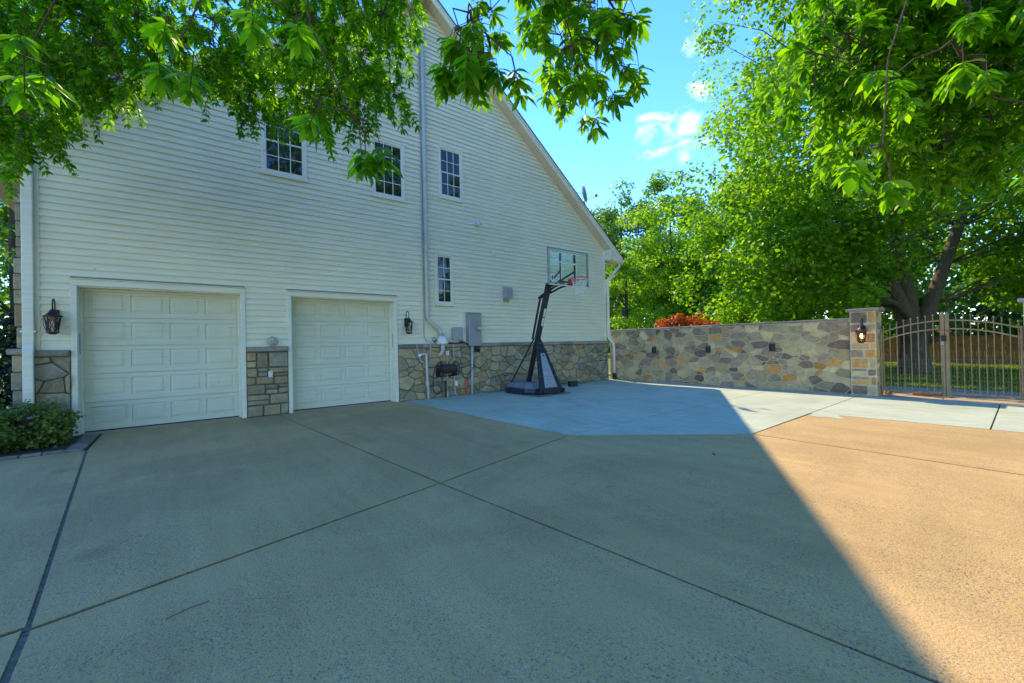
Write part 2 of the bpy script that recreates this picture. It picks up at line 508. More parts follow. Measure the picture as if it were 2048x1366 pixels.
class MB:
    """Collects shapes given in world metres and links them as one mesh object."""

    def __init__(self):
        self.v, self.f = [], []

    def add(self, vs, fs):
        o = len(self.v)
        self.v.extend([tuple(p) for p in vs])
        self.f.extend([tuple(i + o for i in f) for f in fs])
        return self

    def box(self, x0, x1, y0, y1, z0, z1):
        return self.add([(x0, y0, z0), (x1, y0, z0), (x1, y1, z0), (x0, y1, z0), (x0, y0, z1), (x1, y0, z1), (x1, y1, z1), (x0, y1, z1)],
                        [(0, 3, 2, 1), (4, 5, 6, 7), (0, 1, 5, 4), (1, 2, 6, 5), (2, 3, 7, 6), (3, 0, 4, 7)])

    def obox(self, c, ax, ay, az):
        """Box by centre and three half-axis vectors."""
        c, ax, ay, az = Vector(c), Vector(ax), Vector(ay), Vector(az)
        p = [c + ax * i + ay * j + az * k for k in (-1, 1) for i, j in ((-1, -1), (1, -1), (1, 1), (-1, 1))]
        return self.add(p, [(0, 3, 2, 1), (4, 5, 6, 7), (0, 1, 5, 4), (1, 2, 6, 5), (2, 3, 7, 6), (3, 0, 4, 7)])

    def bar(self, p0, p1, wx, wy, side=(1, 0, 0)):
        p0, p1 = Vector(p0), Vector(p1)
        d = (p1 - p0)
        s = Vector(side)
        s = (s - d * (s.dot(d) / d.dot(d))).normalized()
        t = d.normalized().cross(s)
        return self.obox((p0 + p1) / 2, s * wx / 2, t * wy / 2, d / 2)

    def tube(self, path, rad, n=8, cap=True):
        path = [Vector(p) for p in path]
        rs = rad if isinstance(rad, (list, tuple)) else [rad] * len(path)
        o = len(self.v)
        prev = None
        for i, p in enumerate(path):
            d = (path[min(i + 1, len(path) - 1)] - path[max(i - 1, 0)])
            d = d.normalized() if d.length > 1e-9 else Vector((0, 0, 1))
            if prev is None:
                a = Vector((1, 0, 0)) if abs(d.x) < 0.9 else Vector((0, 1, 0))
                s = (a - d * a.dot(d)).normalized()
            else:
                s = (prev - d * prev.dot(d))
                s = s.normalized() if s.length > 1e-6 else Vector((1, 0, 0))
            prev = s
            t = d.cross(s)
            for k in range(n):
                a = 2 * math.pi * k / n
                self.v.append(tuple(p + (s * math.cos(a) + t * math.sin(a)) * rs[i]))
        for i in range(len(path) - 1):
            for k in range(n):
                a, b = o + i * n + k, o + i * n + (k + 1) % n
                self.f.append((a, b, b + n, a + n))
        if cap:
            self.f.append(tuple(o + k for k in range(n))[::-1])
            self.f.append(tuple(o + (len(path) - 1) * n + k for k in range(n)))
        return self

    def lathe(self, prof, c, n=16, axis=(0, 0, 1), squash=1.0):
        """Profile of (radius, height) turned round an axis through c."""
        c, az = Vector(c), Vector(axis).normalized()
        a = Vector((1, 0, 0)) if abs(az.x) < 0.9 else Vector((0, 1, 0))
        ax = (a - az * a.dot(az)).normalized()
        ay = az.cross(ax)
        o = len(self.v)
        for r, h in prof:
            for k in range(n):
                t = 2 * math.pi * k / n
                self.v.append(tuple(c + az * h + ax * (r * math.cos(t)) + ay * (r * squash * math.sin(t))))
        for i in range(len(prof) - 1):
            for k in range(n):
                p, q = o + i * n + k, o + i * n + (k + 1) % n
                self.f.append((p, q, q + n, p + n))
        self.f.append(tuple(o + k for k in range(n))[::-1])
        self.f.append(tuple(o + (len(prof) - 1) * n + k for k in range(n)))
        return self

    def prism(self, poly, z0, z1, top=None):
        n = len(poly)
        top = top or poly
        return self.add([(x, y, z0) for x, y in poly] + [(x, y, z1) for x, y in top],
                        [tuple(range(n))[::-1], tuple(range(n, 2 * n))] + [(i, (i + 1) % n, n + (i + 1) % n, n + i) for i in range(n)])

    def build(self, name, mat, parent=None, smooth=False, bevel=0.0, seg=1):
        o = Vector((0, 0, 0))
        p = parent
        while p is not None:
            o += p.location
            p = p.parent
        me = bpy.data.meshes.new(name)
        me.from_pydata([(x - o.x, y - o.y, z - o.z) for x, y, z in self.v], [], self.f)
        me.materials.append(M[mat] if isinstance(mat, str) else mat)
        me.update()
        ob = bpy.data.objects.new(name, me)
        COL.objects.link(ob)
        ob.parent = parent
        if smooth:
            me.shade_smooth()
        if bevel:
            md = ob.modifiers.new('bevel', 'BEVEL')
            md.width = bevel
            md.segments = seg
            md.limit_method = 'ANGLE'
        return ob


def tag(o, label, cat, group=None):
    o['label'] = label
    o['category'] = cat
    if group:
        o['group'] = group
    return o


def thing(name, label, cat, loc=(0, 0, 0), group=None):
    o = bpy.data.objects.new(name, None)
    o.empty_display_size = 0.2
    COL.objects.link(o)
    o.location = loc
    return tag(o, label, cat, group)


def struct(o):
    o['kind'] = 'structure'
    return o


def box(name, mat, parent, *b, bevel=0.0):
    return MB().box(*b).build(name, mat, parent, bevel=bevel)

# ------------------------------------------------------------------ ground and paving


def ccw(P):
    a = sum(P[i - 1][0] * P[i][1] - P[i][0] * P[i - 1][1] for i in range(len(P)))
    return P if a > 0 else P[::-1]


def inset(P, d):
    """Moves every edge of a simple polygon inwards by d (mitred)."""
    P = ccw(P)
    n = len(P)
    out = []
    for i in range(n):
        a, b, c = Vector(P[i - 1]), Vector(P[i]), Vector(P[(i + 1) % n])
        d1, d2 = (b - a).normalized(), (c - b).normalized()
        n1, n2 = Vector((-d1.y, d1.x)), Vector((-d2.y, d2.x))
        k = n1 + n2
        m = k / max(0.35, k.dot(k)) * 2 * d if k.length > 1e-6 else n1 * d
        out.append((b.x + m.x, b.y + m.y))
    return out


def sheet(name, mat, poly, z0, z1, parent=None):
    return MB().prism(ccw(poly), z0, z1).build(name, mat, parent)


ground = struct(MB().add([(-300, -300, -0.09), (400, -300, -0.09), (400, 400, -0.09), (-300, 400, -0.09)], [(0, 1, 2, 3)]).build('ground', 'lawn'))

driveway = struct(sheet('driveway', 'filler', [(-9, -16), (9.95, -16), (9.62, -7.9), (4.8, -5.99), (4.62, -0.0), (-1.3, -0.0), (-1.3, -1.66), (-9, -1.6)], -0.085, -0.012))
TAN = [
    [(-1.19, 0.0), (1.62, 0.0), (2.13, -6.67), (-0.672, -7.30), (-1.176, -1.68)],
    [(1.62, 0.0), (4.62, 0.0), (4.8, -5.99), (2.13, -6.67)],
    [(-0.67, -7.31), (2.13, -6.67), (2.5, -10.66), (2.95, -16), (-0.2, -16)],
    [(2.13, -6.67), (4.8, -5.99), (6.87, -7.88), (6.79, -10.53), (6.6, -16), (2.95, -16), (2.5, -10.66)],
    [(6.87, -7.88), (9.5, -7.88), (9.62, -8.35), (9.72, -10.5), (9.9, -16), (6.6, -16), (6.79, -10.53)],
    [(-9, -1.62), (-1.178, -1.70), (-0.675, -7.26), (-9, -8.2)],
]
for i, P in enumerate(TAN):
    d = 0.013
    sheet('concrete_slab', 'tan', inset(P, d), -0.06, 0.0, driveway)
sheet('concrete_slab', 'tan', inset([(-9, -8.21), (-0.685, -7.28), (-0.205, -16), (-9, -16)], 0.009), -0.06, 0.0, driveway)
# crumbled filler in the wide expansion joint
rng = random.Random(3)
grit = MB()
for i in range(1400):
    t = rng.random()
    x, y = -1.185 + 0.50 * t + rng.uniform(-0.02, 0.02), -1.69 - 5.58 * t
    s = rng.uniform(0.005, 0.013)
    grit.add([(x - s, y, -0.008), (x + s, y - s, -0.008), (x, y + s, -0.008), (x, y, -0.008 + s * 0.8)], [(0, 2, 1), (0, 1, 3), (1, 2, 3), (2, 0, 3)])
sheet('joint_sealant', 'sealant', [(-1.21, -1.66), (-1.14, -1.66), (-0.63, -7.3), (-0.71, -7.3)], -0.0115, -0.006, driveway)
sheet('joint_sealant', 'sealant', [(-0.72, -7.31), (-0.63, -7.31), (-0.16, -16), (-0.25, -16)], -0.0115, -0.006, driveway)
g_ob = grit.build('joint_grit', 'paver', driveway)
g_ob['kind'] = 'stuff'

pad = struct(sheet('patio_pad', 'filler', [(4.62, 0.0), (13.4, 0.0), (13.4, -16), (9.9, -16), (9.62, -8.35), (9.5, -7.88), (6.87, -7.88), (4.8, -5.99)], -0.084, -0.014))
PADS = [
    [(4.62, 0.0), (13.42, 0.0), (13.42, -3.10), (4.72, -3.12)],
    [(4.72, -3.12), (6.62, -3.12), (6.70, -5.94), (4.8, -5.99)],
    [(6.62, -3.12), (13.42, -3.10), (13.42, -5.90), (6.70, -5.94)],
    [(4.8, -5.99), (6.70, -5.94), (6.76, -7.78)],
    [(6.70, -5.94), (13.42, -5.90), (13.42, -7.84), (6.87, -7.88), (6.76, -7.78)],
    [(9.5, -7.865), (13.42, -7.84), (13.42, -10.12), (9.70, -10.16), (9.62, -8.35)],
    [(9.70, -10.16), (13.42, -10.12), (13.42, -16), (9.9, -16)],
]
for P in PADS:
    sheet('concrete_slab', 'light', inset(P, 0.010), -0.06, 0.002, pad)
# slurry that slopped over the edge of the pale pad
rng = random.Random(8)
sl = [(9.25, -7.93), (9.60, -7.93), (9.60, -8.30), (9.42, -8.36), (9.30, -8.46), (9.20, -8.40), (9.26, -8.22), (9.17, -8.08)]
sheet('slurry_patch', 'light', sl, 0.001, 0.0045, driveway)

# beyond the gate: apron, gravel strip, and the lawn sheet
apron = struct(sheet('gate_apron', 'apron', [(13.43, -16), (15.55, -16), (15.55, -7.0), (13.43, -7.0)], -0.08, -0.006))
path = struct(sheet('gravel_path', 'gravel', [(15.56, -16), (16.5, -16), (16.5, 6), (15.56, 6)], -0.085, -0.02))
rng = random.Random(11)
gr = []
N = 26000
X = np.random.RandomState(1).uniform(16.45, 31, N)
Y = np.random.RandomState(2).uniform(-14.5, -3.0, N)
rs = np.random.RandomState(4)
A = rs.uniform(0, 2 * np.pi, N)
H = rs.uniform(0.05, 0.11, N) * (1 + (X - 16) * 0.02)
Wd = rs.uniform(0.006, 0.014, N) * (1 + (X - 16) * 0.12)
dx, dy = np.cos(A) * Wd, np.sin(A) * Wd
lx, ly = rs.normal(0, 0.03, N), rs.normal(0, 0.03, N)
V = np.empty((N, 3, 3))
V[:, 0] = np.stack([X - dx, Y - dy, np.full(N, -0.09)], 1)
V[:, 1] = np.stack([X + dx, Y + dy, np.full(N, -0.09)], 1)
V[:, 2] = np.stack([X + lx, Y + ly, -0.09 + H], 1)


def np_mesh(name, verts, faces, mat, parent=None, loc=(0, 0, 0), smooth=False):
    """Fast mesh from numpy arrays: verts (n,3), faces (m,k)."""
    me = bpy.data.meshes.new(name)
    k = faces.shape[1]
    me.vertices.add(len(verts))
    me.vertices.foreach_set('co', (verts - np.array(loc)).astype(np.float32).ravel())
    me.loops.add(faces.size)
    me.loops.foreach_set('vertex_index', faces.astype(np.int32).ravel())
    me.polygons.add(len(faces))
    me.polygons.foreach_set('loop_start', np.arange(0, faces.size, k, dtype=np.int32))
    me.update(calc_edges=True)
    me.materials.append(M[mat])
    ob = bpy.data.objects.new(name, me)
    COL.objects.link(ob)
    ob.parent = parent
    if parent is None:
        ob.location = loc
    if smooth:
        me.shade_smooth()
    return ob


grass = np_mesh('lawn_grass', V.reshape(-1, 3), np.arange(N * 3).reshape(-1, 3), 'grass')
grass['kind'] = 'stuff'
grass['label'] = 'short green lawn grass beyond the metal gate'
grass['category'] = 'grass'

# planting bed by the left corner
bed = struct(sheet('planting_bed', 'mulch', [(-7, -1.5), (-1.42, -1.5), (-1.42, -0.02), (-2.05, -0.02), (-2.4, 6), (-7, 6)], -0.085, 0.01))
rng = random.Random(21)
for i in range(13):
    y0 = -0.02 - i * 0.125
    o = MB().box(-1.425 + rng.uniform(-.006, .006), -1.215 + rng.uniform(-.006, .006), y0 - 0.115, y0, -0.06, 0.012 + rng.uniform(-.004, .004)).build('edging_brick', 'brick', bed, bevel=0.008)
for i in range(16):
    x1 = -1.43 - i * 0.225
    MB().box(x1 - 0.212, x1, -1.62 + rng.uniform(-.006, .006), -1.515, -0.06, 0.020 + rng.uniform(-.006, .006)).build('edging_brick', 'brick', bed, bevel=0.008)

# ------------------------------------------------------------------ house
house = thing('house', 'white vinyl sided gable house with stone base and two garage doors', 'house', (5.45, 0, 0))

SLOPE = 0.782
PEAK = 5.454


def soffit_z(x):
    return 15.42 - SLOPE * x if x > PEAK else 6.89 + SLOPE * x


wall = MB()
g = [(-2.0, 0), (-2.0, soffit_z(-2.0)), (PEAK, soffit_z(PEAK)), (13.15, soffit_z(13.15)), (13.15, 0)]
DO = [(-1.49, 0.965), (1.945, 4.405)]     # garage door openings
DT = 2.68
# backing wall in pieces round the garage openings (openings are real holes)


def slab_xz(mb, poly, y0, y1):
    n = len(poly)
    mb.add([(x, y0, z) for x, z in poly] + [(x, y1, z) for x, z in poly],
           [tuple(range(n)), tuple(range(n, 2 * n))[::-1]] + [(i, n + i, n + (i + 1) % n, (i + 1) % n) for i in range(n)])


slab_xz(wall, [(-2.0, DT), (-2.0, soffit_z(-2.0)), (PEAK, soffit_z(PEAK)), (13.15, soffit_z(13.15)), (13.15, DT)][::-1], 0.01, 0.2)
for a, b in ((-2.0, DO[0][0]), (DO[0][1], DO[1][0]), (DO[1][1], 13.15)):
    wall.box(a, b, 0.01, 0.2, 0.0, DT)
wall.box(-2.0, -1.82, 0.2, 10, 0, 5.2)
wall.box(12.97, 13.15, 0.2, 10, 0, 5.0)
wall.box(-1.82, 12.97, 9.8, 10, 0, 5.0)
wall_ob = wall.build('wall', 'shadow_core', house)

WINS = [  # x0, x1, z0, z1 outside of the trim, columns, rows per sash
    (1.39, 2.33, 5.40, 6.94, 3, 2),
    (3.86, 4.78, 5.40, 6.94, 3, 2),
    (5.80, 6.63, 5.745, 7.275, 3, 2),
    (5.63, 6.24, 2.63, 4.135, 2, 2),
]
DTRIM = [(DO[0][0] - .085, DO[0][1] + .085), (DO[1][0] - .085, DO[1][1] + .085)]
DZ = 2.795
C0, CH = 1.575, 0.127
zc = C0
lap = random.Random(14)
x_left, x_right = -1.94, 13.085
while zc < 11.1:
    za, zb = zc, zc + CH
    if zc == C0:
        pass
    # open intervals of this course
    lo_a = max(x_left, (za - 6.89) / SLOPE)
    hi_a = min(x_right, (15.42 - za) / SLOPE)
    lo_b = max(x_left, (zb - 6.89) / SLOPE)
    hi_b = min(x_right, (15.42 - zb) / SLOPE)
    if hi_b - lo_b < 0.2:
        break
    cuts = []
    mid = (za + zb) / 2
    for x0, x1, z0, z1, _, _ in WINS:
        if z0 - 0.01 < mid < z1 + 0.01:
            cuts.append((x0, x1))
    if mid < DZ:
        cuts += DTRIM
    cuts.sort()
    spans = []
    cur = None
    segs = []
    prev = 'L'
    pos = lo_a
    for c0, c1 in cuts:
        segs.append((pos, c0, prev, 'S'))
        pos, prev = c1, 'S'
    segs.append((pos, hi_a, prev, 'R'))
    cut_segs = []
    for s0, s1, e0, e1 in segs:
        if s1 - s0 > 5.0 and lap.random() < .85:
            c_ = s0 + (s1 - s0) * lap.uniform(.3, .7)
            cut_segs += [(s0, c_, e0, 'S'), (c_ - .03, s1, 'P', e1)]
        else:
            cut_segs.append((s0, s1, e0, e1))
    for s0, s1, e0, e1 in cut_segs:
        if s1 - s0 < 0.03:
            continue
        a0, a1 = s0, s1
        b0 = lo_b if e0 == 'L' else s0
        b1 = hi_b if e1 == 'R' else s1
        pro = .0035 if e0 == 'P' else 0.0
        yt, yb = -0.002 - pro, -0.029 - pro
        lip = za + 0.019
        MB().add([(a0, 0.008, lip), (a1, 0.008, lip), (a1, yb, za), (a0, yb, za), (a0 * .88 + b0 * .12, yb - .0, za + .015), (a1 * .88 + b1 * .12, yb - .0, za + .015),
                  (b1, yt, zb + .012), (b0, yt, zb + .012)],
                 [(0, 1, 2, 3), (3, 2, 5, 4), (4, 5, 6, 7)]).build('siding_board', 'siding', wall_ob)
    zc += CH

# corner posts, starter strip, frieze along the rakes
MB().box(-2.0, -1.935, -0.035, 0.012, 1.53, 5.3).build('corner_post', 'trim', house, bevel=0.006)
MB().box(13.085, 13.165, -0.035, 0.012, 1.53, 5.12).build('corner_post', 'trim', house, bevel=0.006)
for a, b in ((-1.935, DTRIM[0][0]), (DTRIM[0][1], DTRIM[1][0]), (DTRIM[1][1], 13.085)):
    MB().box(a, b, -0.03, 0.008, 1.53, 1.575).build('starter_strip', 'trim', house, bevel=0.004)

# roof: two slopes with fascia, soffit and shingle edge
OV = 0.35


def slope_piece(mb, xa, za, xb, zb, y0, y1, t):
    """A board whose underside runs from (xa,za) to (xb,zb); t is its vertical thickness."""
    mb.add([(xa, y0, za), (xb, y0, zb), (xb, y1, zb), (xa, y1, za), (xa, y0, za + t), (xb, y0, zb + t), (xb, y1, zb + t), (xa, y1, za + t)],
           [(0, 3, 2, 1), (4, 5, 6, 7), (0, 1, 5, 4), (1, 2, 6, 5), (2, 3, 7, 6), (3, 0, 4, 7)])


XR, XL = 13.84, -2.85


def zs(x):
    return soffit_z(x)


roof = MB()
slope_piece(roof, PEAK, zs(PEAK) + 0.06, XR, zs(XR) + 0.06, -OV + 0.03, 10.3, 0.18)
slope_piece(roof, XL, zs(XL) + 0.06, PEAK, zs(PEAK) + 0.06, -OV + 0.03, 10.3, 0.18)
roof_ob = roof.build('roof', 'soffit', house)
for xa, xb in ((PEAK, XR), (XL, PEAK)):
    f = MB()
    slope_piece(f, xa, zs(xa) + 0.0, xb, zs(xb) + 0.0, -OV, -OV + 0.025, 0.235)
    f.build('fascia', 'trim', house)
    f = MB()
    slope_piece(f, xa, zs(xa) + 0.15, xb, zs(xb) + 0.15, -OV - 0.03, -OV - 0.001, 0.085)
    f.build('rake_trim', 'trim', house)
    f = MB()
    slope_piece(f, xa - 0.03, zs(xa - 0.03) + 0.24, xb + (0.05 if xb > 10 else 0), zs(xb + (0.05 if xb > 10 else 0)) + 0.24, -OV - 0.05, 10.35, 0.035)
    f.build('shingles', 'shingle', house)
    # ribbed soffit: each panel is a short strip across the overhang
    s = MB()
    n = int(abs(xb - xa) / 0.098)
    for i in range(n):
        u0, u1 = xa + (xb - xa) * i / n, xa + (xb - xa) * (i + 0.88) / n
        u2 = xa + (xb - xa) * (i + 1) / n
        s.add([(u0, -OV + .026, zs(u0) + .01), (u1, -OV + .026, zs(u1) + .01), (u1, 0.02, zs(u1) + .01), (u0, 0.02, zs(u0) + .01),
               (u1, -OV + .026, zs(u1) + .03), (u1, 0.02, zs(u1) + .03), (u2, -OV + .026, zs(u2) + .03), (u2, 0.02, zs(u2) + .03)],
              [(0, 3, 2, 1), (1, 2, 5, 4), (4, 5, 7, 6)])
    s.build('soffit', 'soffit', house)
    # frieze moulding where siding meets soffit
    f = MB()
    slope_piece(f, max(xa, x_left), zs(max(xa, x_left)) - 0.055, min(xb, 13.16), zs(min(xb, 13.16)) - 0.055, -0.032, 0.0, 0.05)
    f.build('frieze', 'soffit', house)
# boxed eave returns, gutter and eave soffit
MB().add([(13.17, -OV + .03, 4.72), (13.84, -OV + .03, 4.62), (13.84, -OV + .03, 4.86), (13.17, -OV + .03, 5.12), (13.17, 0.0, 4.72), (13.84, 0.0, 4.62), (13.84, 0.0, 4.86), (13.17, 0.0, 5.12)],
         [(0, 1, 2, 3), (4, 7, 6, 5), (0, 4, 5, 1), (1, 5, 6, 2), (3, 2, 6, 7), (0, 3, 7, 4)]).build('eave_return', 'trim', house)
MB().box(13.15, 13.83, 0.0, 10.2, 4.62, 4.66).build('eave_soffit', 'soffit', house)
MB().box(13.84, 13.96, -OV, 10.2, 4.64, 4.77).build('gutter', 'trim', house, bevel=0.02, seg=2)
MB().box(-2.97, -2.85, -OV, 10.2, 4.70, 4.83).build('gutter', 'trim', house, bevel=0.02, seg=2)
MB().box(-2.85, -2.0, 0.0, 10.2, 4.62, 4.66).build('eave_soffit', 'soffit', house)

# cross roof of the main block behind, with real shingle courses
row_ob = None
for i in range(62):
    t0 = i * 0.14
    y0, z0 = 1.0 + t0 * 0.79, 6.02 + t0 * 0.613
    y1, z1 = 1.0 + (t0 + .165) * 0.79, 6.02 + (t0 + .165) * 0.613
    x0 = -2.85 + (0.06 if i % 2 else 0.0)
    MB().add([(x0, y0, z0), (5.2, y0, z0), (5.2, y0, z0 + .022), (x0, y0, z0 + .022), (5.2, y1, z1), (x0, y1, z1)],
             [(0, 1, 2, 3), (3, 2, 4, 5)]).build('shingle_course', 'shingle', roof_ob)
MB().add([(-2.8, 1.0, 6.0), (5.2, 1.0, 6.0), (5.2, 8.0, 11.43), (-2.8, 8.0, 11.43), (-2.8, 8.0, 5.9), (5.2, 8.0, 5.9)],
         [(0, 1, 2, 3), (0, 4, 5, 1), (2, 5, 4, 3), (0, 3, 4), (1, 5, 2)]).build('cross_roof', 'soffit', roof_ob)

# windows


def window(x0, x1, z0, z1, cols, rows):
    t = 0.075
    fr = MB()
    fr.box(x0, x0 + t, -0.045, 0.02, z0, z1).box(x1 - t, x1, -0.045, 0.02, z0, z1)
    fr.box(x0 + t, x1 - t, -0.045, 0.02, z1 - t, z1).box(x0 + t, x1 - t, -0.050, 0.02, z0, z0 + t)
    w_ob = fr.build('window', 'trim', house, bevel=0.006)
    MB().box(x0 - .02, x1 + .02, -0.062, -0.0455, z0 - .022, z0 + .018).build('sill', 'trim', w_ob, bevel=0.004)
    MB().box(x0 - .012, x1 + .012, -0.055, -0.0455, z1 - .012, z1 + .020).build('head_trim', 'trim', w_ob, bevel=0.004)
    zm = (z0 + z1) / 2
    for a, b, y in ((z0 + t, zm + .02, -0.020), (zm - .015, z1 - t, -0.005)):
        xa, xb = x0 + t, x1 - t
        s = 0.032
        sh = MB()
        sh.box(xa, xa + s, y - .018, y + .01, a, b).box(xb - s, xb, y - .018, y + .01, a, b)
        sh.box(xa + s, xb - s, y - .018, y + .01, a, a + s + .008).box(xa + s, xb - s, y - .018, y + .01, b - s, b)
        sh.build('sash', 'trim', w_ob)
        ga, gb, gc, gd = xa + s, xb - s, a + s + .008, b - s
        bars = MB()
        for i in range(1, cols):
            x = ga + (gb - ga) * i / cols
            bars.box(x - .009, x + .009, y - .008, y + .001, gc, gd)
        for j in range(1, rows):
            z = gc + (gd - gc) * j / rows
            for i in range(cols):
                xs0 = ga + (gb - ga) * i / cols + (.009 if i else 0)
                xs1 = ga + (gb - ga) * (i + 1) / cols - (.009 if i < cols - 1 else 0)
                bars.box(xs0, xs1, y - .008, y + .001, z - .009, z + .009)
        bars.build('muntins', 'trim', w_ob)
        for i in range(cols):
            for j in range(rows):
                xs0, xs1 = ga + (gb - ga) * i / cols, ga + (gb - ga) * (i + 1) / cols
                zs0, zs1 = gc + (gd - gc) * j / rows, gc + (gd - gc) * (j + 1) / rows
                MB().box(xs0, xs1, y + .002, y + .006, zs0, zs1).build('pane', 'glass', w_ob)


for a in WINS:
    window(*a)

# garage doors
RY = 0.27      # face of the doors lies this far behind the siding
for x0, x1 in DO:
    tr = MB()
    for a, b in ((x0 - .085, x0), (x1, x1 + .085)):
        tr.box(a, b, -0.045, 0.009, 0.0, DT)
    tr.box(x0 - .085, x1 + .085, -0.047, 0.009, DT, DZ)
    tr.build('door_trim', 'trim', house, bevel=0.006)
    MB().box(x0 - .10, x1 + .10, -0.075, -0.0, DZ + .001, DZ + .014).build('head_flashing', 'trim', house)
    jb = MB()
    jb.box(x0 - .02, x0 + .006, 0.0095, RY + .1, 0.0, DT + .01).box(x1 - .006, x1 + .02, 0.0095, RY + .1, 0.0, DT + .01).box(x0 + .006, x1 - .006, 0.0095, RY + .1, DT - .02, DT + .01)
    jb.build('door_jamb', 'trim', house)
    st = MB()
    st.box(x0 + .0065, x0 + .035, RY - .05, RY - .02, 0.0, DT - .02).box(x1 - .035, x1 - .0065, RY - .05, RY - .02, 0.0, DT - .02)
    st.box(x0 + .035, x1 - .035, RY - .05, RY - .02, DT - .055, DT - .0205)
    st.build('weather_strip', 'trim', house)
    gd = MB().box(x0 + .008, x1 - .008, RY + .055, RY + .09, 0.012, DT - .022).build('garage_door', 'door', house)
    zt = DT - 0.024
    z_b = 0.022
    hs = (zt - z_b) / 5
    stile = 0.075
    xa, xb = x0 + .009, x1 - .009
    pw = (xb - xa - 5 * stile - 0.04) / 4
    for k in range(5):
        za, zb = z_b + k * hs + .0025, z_b + (k + 1) * hs - .0025
        rail_b, rail_t = 0.105, 0.085
        sec = MB()
        sec.box(xa, xb, RY, RY + .045, za, za + rail_b).box(xa, xb, RY, RY + .045, zb - rail_t, zb)
        cx = xa
        for i in range(5):
            ws = stile + (0.02 if i in (0, 4) else 0)
            sec.box(cx, cx + ws, RY, RY + .045, za + rail_b, zb - rail_t)
            if i < 4:
                p0, p1, q0, q1 = cx + ws, cx + ws + pw, za + rail_b, zb - rail_t
                rings = []
                for ins, y in ((0.0, RY + .001), (0.007, RY + .014), (0.022, RY + .014), (0.060, RY + .0)):
                    rings += [(p0 + ins, y, q0 + ins), (p1 - ins, y, q0 + ins), (p1 - ins, y, q1 - ins), (p0 + ins, y, q1 - ins)]
                fc = [(12, 13, 14, 15)]
                for r_ in range(3):
                    for e in range(4):
                        a_, b_ = r_ * 4 + e, r_ * 4 + (e + 1) % 4
                        fc.append((a_, b_, b_ + 4, a_ + 4))
                MB().add(rings, fc).build('panel', 'door', gd)
            cx += ws + pw
        sec.build('section', 'door', gd, bevel=0.003)
    MB().box(x0 + .009, x1 - .009, RY + .004, RY + .05, 0.0005, 0.021).build('bottom_seal', 'filler', gd)
    MB().box(x0 + .0, x1 - .0, -0.02, 1.2, -0.06, 0.0045).build('threshold', 'apron', house)
    sx = x0 + .0065 if x0 < 0 else x1 - .0205
    MB().box(sx, sx + .014, 0.05, 0.085, 1.46, 1.83).build('door_sensor', 'grey_box', house, bevel=0.004)

# stone veneer ------------------------------------------------------------


def clip(poly, nx, ny, c):
    """Keeps the part of a polygon where nx*x + ny*y <= c."""
    out = []
    for i in range(len(poly)):
        a, b = poly[i - 1], poly[i]
        da, db = nx * a[0] + ny * a[1] - c, nx * b[0] + ny * b[1] - c
        if (da <= 0) != (db <= 0):
            t = da / (da - db)
            out.append((a[0] + (b[0] - a[0]) * t, a[1] + (b[1] - a[1]) * t))
        if db <= 0:
            out.append(b)
    return out


def cells(w, h, n, aspect, rnd, spread=0.35, relax=2):
    """Irregular stones: a weighted Voronoi split of a w x h field."""
    H_ = h * aspect
    pts = []
    tries = 0
    while len(pts) < n and tries < 20000:
        tries += 1
        p = (rnd.uniform(0, w), rnd.uniform(0, H_))
        lim = 0.62 * math.sqrt(w * H_ / n) * (1 - tries / 22000)
        if all((p[0] - q[0]) ** 2 + (p[1] - q[1]) ** 2 > lim * lim for q in pts):
            pts.append(p)
    s2 = w * H_ / len(pts)
    wt = [rnd.uniform(-spread, spread) * s2 * 0.55 for _ in pts]
    res = []
    for it in range(relax):
        res = []
        newp = []
        for i, p in enumerate(pts):
            poly = [(0, 0), (w, 0), (w, H_), (0, H_)]
            near = sorted(range(len(pts)), key=lambda j: (pts[j][0] - p[0]) ** 2 + (pts[j][1] - p[1]) ** 2)[1:26]
            for j in near:
                q = pts[j]
                nx, ny = 2 * (q[0] - p[0]), 2 * (q[1] - p[1])
                c = q[0] ** 2 + q[1] ** 2 - p[0] ** 2 - p[1] ** 2 + wt[i] - wt[j]
                poly = clip(poly, nx, ny, c)
                if len(poly) < 3:
                    break
            if len(poly) >= 3:
                cx_, cy_ = sum(a for a, b in poly) / len(poly), sum(b for a, b in poly) / len(poly)
                res.append(poly)
                newp.append(((p[0] * .5 + cx_ * .5), (p[1] * .5 + cy_ * .5)))
            else:
                newp.append(p)
        pts = newp
    return [[(x, y / aspect) for x, y in P] for P in res]


def ashlar(w, h, row, wid, rnd):
    """Roughly squared stones in uneven courses."""
    out = []
    z = 0.0
    while z < h - 1e-6:
        hh_ = rnd.uniform(.7, 1.4) * row
        if h - z - hh_ < row * .6:
            hh_ = h - z
        x = 0.0
        while x < w - 1e-6:
            ww = rnd.uniform(.55, 1.6) * wid
            if w - x - ww < wid * .5:
                ww = w - x
            parts = [(z, z + hh_)]
            if hh_ > row * .95 and rnd.random() < .38:
                m_ = z + hh_ * rnd.uniform(.38, .62)
                parts = [(z, m_), (m_, z + hh_)]
            for a_, b_ in parts:
                k = min(.016, (b_ - a_) * .12)
                j = lambda: rnd.uniform(0, k)
                out.append([(x + j(), a_ + j()), (x + ww - j(), a_ + j()), (x + ww - j(), b_ - j()), (x + j(), b_ - j())])
            x += ww
        z += hh_
    return out


def shrink(poly, d):
    P = ccw(poly)
    out = P
    for i in range(len(P)):
        a, b = P[i - 1], P[i]
        ex, ey = b[0] - a[0], b[1] - a[1]
        L = math.hypot(ex, ey)
        if L < 1e-6:
            continue
        nx, ny = ey / L, -ex / L           # outward for ccw
        out = clip(out, nx, ny, nx * a[0] + ny * a[1] - d)
        if len(out) < 3:
            return None
    return out


